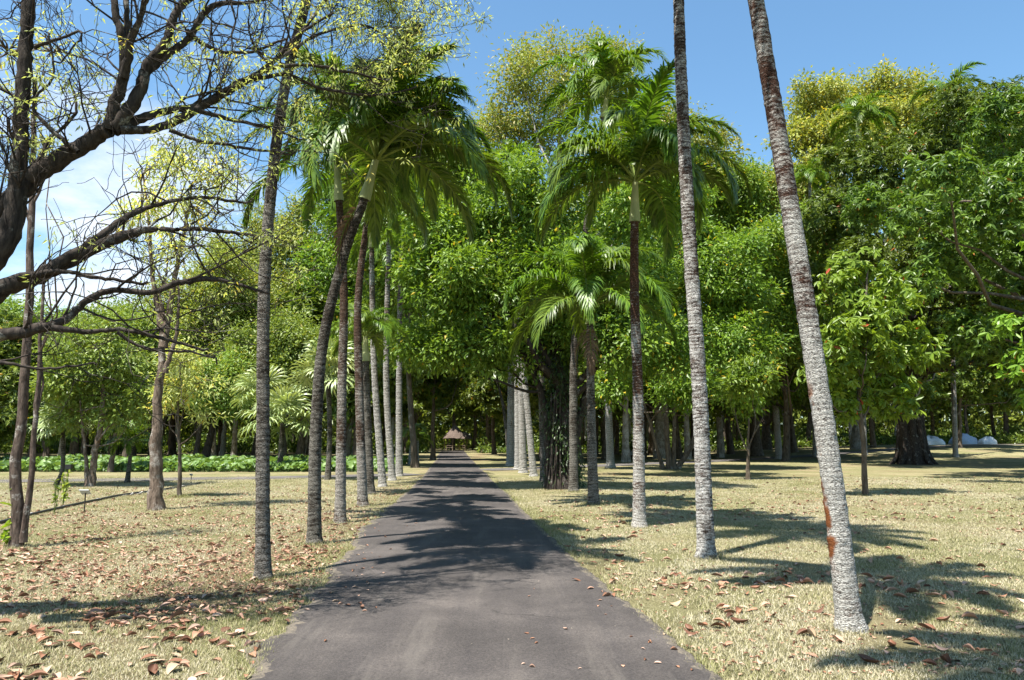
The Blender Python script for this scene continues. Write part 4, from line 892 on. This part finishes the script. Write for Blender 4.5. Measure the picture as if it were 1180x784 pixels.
def sign(label, base, h, w, ph):
    t = thing('plant_label', label, 'sign', base, 'plant labels on stakes')
    mb = MB(); tube(mb, np.array([(0, 0, -.05), (0, 0, h)]), .014, 6); mb.build('stake', MT['stake'], t)
    mb = MB(); R = Matrix.Rotation(math.radians(-40), 3, 'X'); boxmb(mb, (0, -.02, h + .02), (w, ph, .012), R); mb.build('plate', MT['plate'], t, smooth=False)
sign('grey label plate on dark stake in front of the black pipe', G(97, 590), .42, .22, .16)
sign('small brown marker on stake beside the slim sapling', G(220, 557), .3, .12, .1)
bx = G(78, 549); t = thing('black_meter_box', 'small black box on a post on the left lawn', 'box', bx)
mb = MB(); boxmb(mb, (0, 0, .42), (.16 * 2, .2, .2)); mb.build('housing', MT['box'], t, smooth=False); mb = MB(); tube(mb, np.array([(0, 0, -.05), (0, 0, .33)]), .03, 6); mb.build('post', MT['stake'], t)
def heap(label, px, Yd, w, h, mat, seed, lift=0):
    b = Gd(px, Yd); rg = np.random.default_rng(seed); mb = MB(); n, k = 14, 30; rows = []
    a = np.linspace(0, 2 * np.pi, k, endpoint=False); ph = rg.uniform(0, 6, 6)
    for t in np.linspace(0, 1, n):
        rr = math.cos(t * math.pi / 2) ** .7; z = h * math.sin(t * math.pi / 2)
        wob = 1 + .12 * np.sin(3 * a + ph[0]) + .08 * np.sin(5 * a + ph[1] + 3 * t) + .05 * np.sin(9 * a + ph[2] - 5 * t)
        zz = z * (1 + .22 * np.sin(2 * a + ph[3]) * rr + .08 * np.sin(7 * a + ph[4]) * rr)
        zz = np.maximum(zz * (.62 + .38 * np.abs(np.sin(1.5 * a + ph[5])) + .13 * np.sin(11 * a + 6 * t + ph[0]) + .07 * np.sin(17 * a - 9 * t)), 0) + .03 * rg.standard_normal(k) * rr * (t > 0)
        wob = wob + .05 * np.sin(13 * a + 4 * t + ph[1])
        rows.append(np.stack((w / 2 * rr * wob * np.cos(a), w / 3.2 * rr * wob * np.sin(a), zz - (.05 if t == 0 else 0)), -1))
    i = np.arange(n - 1)[:, None] * k; j = np.arange(k)[None]; j2 = (j + 1) % k
    mb.add(np.concatenate(rows), np.stack((i + j, i + j2, i + k + j2, i + k + j), -1).reshape(-1, 4))
    o = mb.build('covered_heap', MT[mat], loc=b); tag(o, label, 'heap', 'sheet covered heaps at the edge of the wood')
heap('greyish pale covered heap just right of the huge trunk', 1068, 86, 2.9, .95, 'tarp', 1); heap('bluish covered heap, middle of the three at the edge of the wood', 1104, 87, 2.9, 1.1, 'bluetarp', 2); heap('small white heap, rightmost of the three at the edge of the wood', 1133, 87, 2.0, .8, 'tarp', 3)
heap('small white object lying in the wood behind the rusty palm', 726, 80, .9, .5, 'tarp', 4)
# small plants: sprig on the reddish trunk, two weeds by the pipe
def weed(label, base, n, h, L, mat, seed, name='small_plant'):
    rg = np.random.default_rng(seed); t = thing(name, label, 'plant', base); mb = MB(); ms = MB(); P0 = []
    for q in range(max(n // 6, 1)):
        e = np.array((rg.normal(0, .09), rg.normal(0, .07), h * rg.uniform(.7, 1.1))); s_ = smooth_path([(0, 0, -.03), e * .5 + (.02, 0, 0), e], 6); tube(ms, s_, .006, 4); P0 += [s_[k] for k in rg.integers(2, 6, 7)]
    P0 = np.array(P0); k = len(P0); d = nrm(rg.standard_normal((k, 3)) + np.array((0, 0, -.2))); leaf_quads(mb, P0, d, nrm(np.array((0, 0, 1.)) + .3 * rg.standard_normal((k, 3))), np.full(k, L), np.full(k, L * .42), rg.uniform(.2, 1, k), hexa=True)
    ms.build('stem', MT['stem'], t); mb.build('foliage', MT[mat], t, smooth=False)
weed('upright weed in front of the pipe left of the grey label', G(62, 592), 30, .8, .10, 'light', 1)
weed('brownish dry shrub behind the pipe', G(72, 583), 60, .75, .12, 'airy', 2)
weed('green sprouts at the foot of the reddish trunks', G(24, 628) + (0, -.25, 0), 18, .22, .14, 'bright', 3)
weed('bright green sprig growing from the reddish trunks at knee height', G(20, 629) + (.08, -.22, 0), 12, .68, .2, 'bright', 4)
# ------------------------------------------------------------------ grass blades
rg = np.random.default_rng(14); m, nt_, b_, out_ = new_mat('grass_blade')
at = N(nt_, 'ShaderNodeAttribute', attribute_name='rnd')
nt_.links.new(ramp(nt_, at.outputs['Fac'], [(0, (.17, .18, .06)), (.25, (.28, .27, .12)), (.5, (.38, .34, .20)), (.8, (.46, .41, .28)), (1, (.53, .48, .36))]), b_.inputs['Base Color'])
b_.inputs['Roughness'].default_value = .7; b_.inputs['Specular IOR Level'].default_value = .2
tr = nt_.nodes.new('ShaderNodeBsdfTranslucent'); nt_.links.new(nt_.nodes[-2].outputs[0] if False else b_.inputs['Base Color'].links[0].from_socket, tr.inputs['Color'])
ms_ = nt_.nodes.new('ShaderNodeMixShader'); ms_.inputs[0].default_value = .3; nt_.links.new(b_.outputs[0], ms_.inputs[1]); nt_.links.new(tr.outputs[0], ms_.inputs[2]); nt_.links.new(ms_.outputs[0], out_.inputs[0])
nb = 1250000; y = 2.6 + (rg.uniform(0, 1, nb) ** 1.5) * 30; x = rg.uniform(-1, 1, nb) * (y * .74 + 1.2)
ft = np.array([(o.location.x, o.location.y) for o in bpy.data.objects if o.parent is None and o.get('category') in ('palm tree', 'tree') and o.location.y < 26 and o.type == 'EMPTY'])
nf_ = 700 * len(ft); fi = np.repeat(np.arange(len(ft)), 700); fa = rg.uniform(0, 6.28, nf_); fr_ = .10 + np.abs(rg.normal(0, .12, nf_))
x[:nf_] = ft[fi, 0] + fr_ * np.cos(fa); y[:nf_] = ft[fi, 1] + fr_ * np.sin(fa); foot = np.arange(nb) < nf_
l_, r_ = road_edges(y); inr = (x > l_ + .05 * rg.standard_normal(nb) + .03) & (x < r_ - .02 + .05 * rg.standard_normal(nb)); foot = foot[~inr]; x, y = x[~inr], y[~inr]; nb = len(x)
tuft = (np.sin(x * 3.1 + 1.7 * np.sin(y * 2.3)) * np.sin(y * 2.9 + x) + .5 * np.sin(x * 11 + y * 7) * np.sin(y * 13))
patch = np.sin(x * .7 + .8 * np.sin(y * .5)) * np.sin(y * .45 + 1)
l_, r_ = road_edges(y); edge = np.exp(-np.minimum(np.abs(x - l_), np.abs(x - r_)) / .18)
h = (.013 + .016 * rg.uniform(0, 1, nb)) * (1 + .3 * tuft) * (1 + y * .012) + .03 * edge * rg.uniform(0, 1, nb); h = h * np.where(foot, rg.uniform(1.2, 3.2, nb), 1); h = np.clip(h, .008, .11)
w = .0025 * (1 + y * .085); az = rg.uniform(0, 6.28, nb); ln = rg.uniform(.1, 1.5, nb)
bs = np.stack((x, y, hgt(x, y)), -1); sd = np.stack((np.cos(az), np.sin(az), 0 * az), -1) * w[:, None]
tp = bs + np.stack((np.cos(az + 1.57) * ln * h, np.sin(az + 1.57) * ln * h, h), -1)
keepb = rg.uniform(0, 1, nb) > .65 * np.clip(1.2 - np.abs(x + 3.6) * .7, 0, 1) * (.6 + .4 * np.sin(x * 2.3 + y)) * (y > 6); 
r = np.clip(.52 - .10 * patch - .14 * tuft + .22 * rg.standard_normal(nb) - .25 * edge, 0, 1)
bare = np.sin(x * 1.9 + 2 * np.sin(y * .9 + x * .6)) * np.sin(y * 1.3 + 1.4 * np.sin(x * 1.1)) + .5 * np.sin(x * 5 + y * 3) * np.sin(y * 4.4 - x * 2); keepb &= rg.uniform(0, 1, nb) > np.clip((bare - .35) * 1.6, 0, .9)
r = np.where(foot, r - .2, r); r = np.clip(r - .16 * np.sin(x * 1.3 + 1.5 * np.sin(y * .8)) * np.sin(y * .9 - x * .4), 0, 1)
bs, sd, tp, r = bs[keepb], sd[keepb], tp[keepb], r[keepb]; nb = len(r)
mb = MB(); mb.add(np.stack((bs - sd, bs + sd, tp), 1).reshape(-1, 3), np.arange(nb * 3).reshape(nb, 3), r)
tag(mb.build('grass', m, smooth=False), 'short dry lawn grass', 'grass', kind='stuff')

# ------------------------------------------------------------------ fallen leaves
m, nt_, b_, _ = new_mat('fallen_leaf'); oi = N(nt_, 'ShaderNodeObjectInfo'); at = N(nt_, 'ShaderNodeAttribute', attribute_name='rnd')
fr = M(nt_, 'FRACT', M(nt_, 'ADD', oi.outputs['Random'], at.outputs['Fac']))
c_ = ramp(nt_, fr, [(0, (.05, .022, .012)), (.2, (.17, .075, .04)), (.42, (.33, .17, .10)), (.65, (.48, .29, .20)), (.88, (.56, .39, .30)), (1, (.42, .31, .20))])
g_ = N(nt_, 'ShaderNodeNewGeometry'); c_ = mix(nt_, M(nt_, 'MULTIPLY', noise(nt_, N(nt_, 'ShaderNodeTexCoord').outputs['Object'], 30, 4), .5), c_, (.2, .09, .05))
nt_.links.new(c_, b_.inputs['Base Color']); b_.inputs['Roughness'].default_value = .6; b_.inputs['Specular IOR Level'].default_value = .35; MT['dry'] = m
def leaf_arr(rg, L):
    ns, nw = 7, 5; V = np.zeros((ns, nw, 3)); c1 = rg.uniform(-1.4, 2.2); c2 = rg.uniform(-.4, 1.5); tw = rg.uniform(-1, 1); wd = L * rg.uniform(.24, .33)
    prof = [.06, .55, .92, 1, .85, .5, .03]
    for i in range(ns):
        t = i / (ns - 1) - .5
        for j in range(nw):
            u = (j / (nw - 1) * 2 - 1); hw = wd * prof[i]
            yy = u * hw; zz = L * .22 * c1 * (t * t * 2 - .1) + c2 * hw * u * u * .9 + tw * t * yy + rg.normal(0, L * .008)
            V[i, j] = (t * L, yy * (1 - .25 * abs(c2) * u * u), zz)
    V[..., 2] -= V[..., 2].min() - .006
    f = [(i * nw + j, i * nw + j + 1, (i + 1) * nw + j + 1, (i + 1) * nw + j) for i in range(ns - 1) for j in range(nw - 1)]
    return V.reshape(-1, 3), np.array(f)
rg = np.random.default_rng(33); LV = [leaf_arr(rg, 1.0) for _ in range(14)]; LM = []
for v, f in LV:
    mb = MB(); mb.add(v, f, 0.0); LM.append(mb.mesh('fallen_leaf', MT['dry']))
spots = []
def scatter(n, x0, x1, y0, y1, ok=None, s=(.11, .2), cl=0):
    ctr = [(rg.uniform(x0, x1), rg.uniform(y0, y1)) for _ in range(max(int(cl), 1))]
    for _ in range(n):
        if cl and rg.uniform() < .6: c = ctr[rg.integers(len(ctr))]; px, py = rg.normal(c[0], 20), rg.normal(c[1], 7)
        else: px, py = rg.uniform(x0, x1), rg.uniform(y0, y1)
        if py < 545: continue
        g = G(px, min(py, 800)); l_, r_ = road_edges(g[1]); on = l_ - .02 < g[0] < r_ + .02
        if on and rg.uniform() > (.03 if s[1] > .08 else .07): continue
        spots.append((g[0], g[1], .026 if on else .004 + .012 * rg.uniform(), rg.uniform(*s), on))
scatter(230, -20, 330, 690, 795, cl=16, s=(.07, .15)); scatter(420, -20, 400, 630, 720, cl=26, s=(.055, .13)); scatter(520, -10, 420, 590, 650, cl=20, s=(.08, .14)); scatter(700, -10, 480, 560, 610, s=(.07, .13))
scatter(90, 640, 720, 600, 700, cl=6, s=(.09, .16)); scatter(75, 760, 1190, 660, 790, cl=9, s=(.09, .17)); scatter(260, 690, 1190, 580, 690, cl=12, s=(.08, .15)); scatter(900, 620, 1190, 548, 600, s=(.07, .13))
scatter(4200, -20, 440, 560, 710, s=(.025, .06)); scatter(2600, 60, 440, 600, 690, cl=24, s=(.03, .07)); scatter(1500, 600, 1190, 548, 780, s=(.03, .06)); scatter(1500, -20, 470, 548, 600, s=(.04, .08))
for px, py in ((417, 704), (699, 690), (346, 703), (375, 743), (330, 720)):
    g = G(px, py); spots.append((g[0], g[1], .027, .10 if px != 375 else .05, True))
spots.sort(key=lambda q: q[1] / q[3]); mb = MB()
for i, (x, y, z, s, on) in enumerate(spots):
    k = int(rg.integers(14)); rz = rg.uniform(0, 6.28); tx, ty = rg.normal(0, .15, 2)
    if i < 298:
        o = link('fallen_leaf', LM[k], None, (x, y, z), (tx, ty, rz), (s, s, s))
        if on: tag(o, 'dry brown leaf lying on the dark asphalt of the road', 'leaf', 'dry leaves on the road')
        elif x < -1: tag(o, 'curled dry brown leaf lying on the lawn left of the road', 'leaf', 'dry leaves on the left lawn')
        else: tag(o, 'curled dry brown leaf lying on the lawn right of the road', 'leaf', 'dry leaves on the right lawn')
    else:
        v, f = LV[k]; v = v * s; ca, sa = math.cos(rz), math.sin(rz); v = np.stack((v[:, 0] * ca - v[:, 1] * sa, v[:, 0] * sa + v[:, 1] * ca, v[:, 2]), -1)
        mb.add(v + np.array((x, y, z)), f, rg.uniform(0, 1))
tag(mb.build('leaf_litter', MT['dry']), 'scattered small dry leaves further off on the lawns', 'leaf litter', kind='stuff')
print('leaves', len(spots), 'faces', sum(len(o.data.polygons) for o in bpy.data.objects if o.type == 'MESH'))
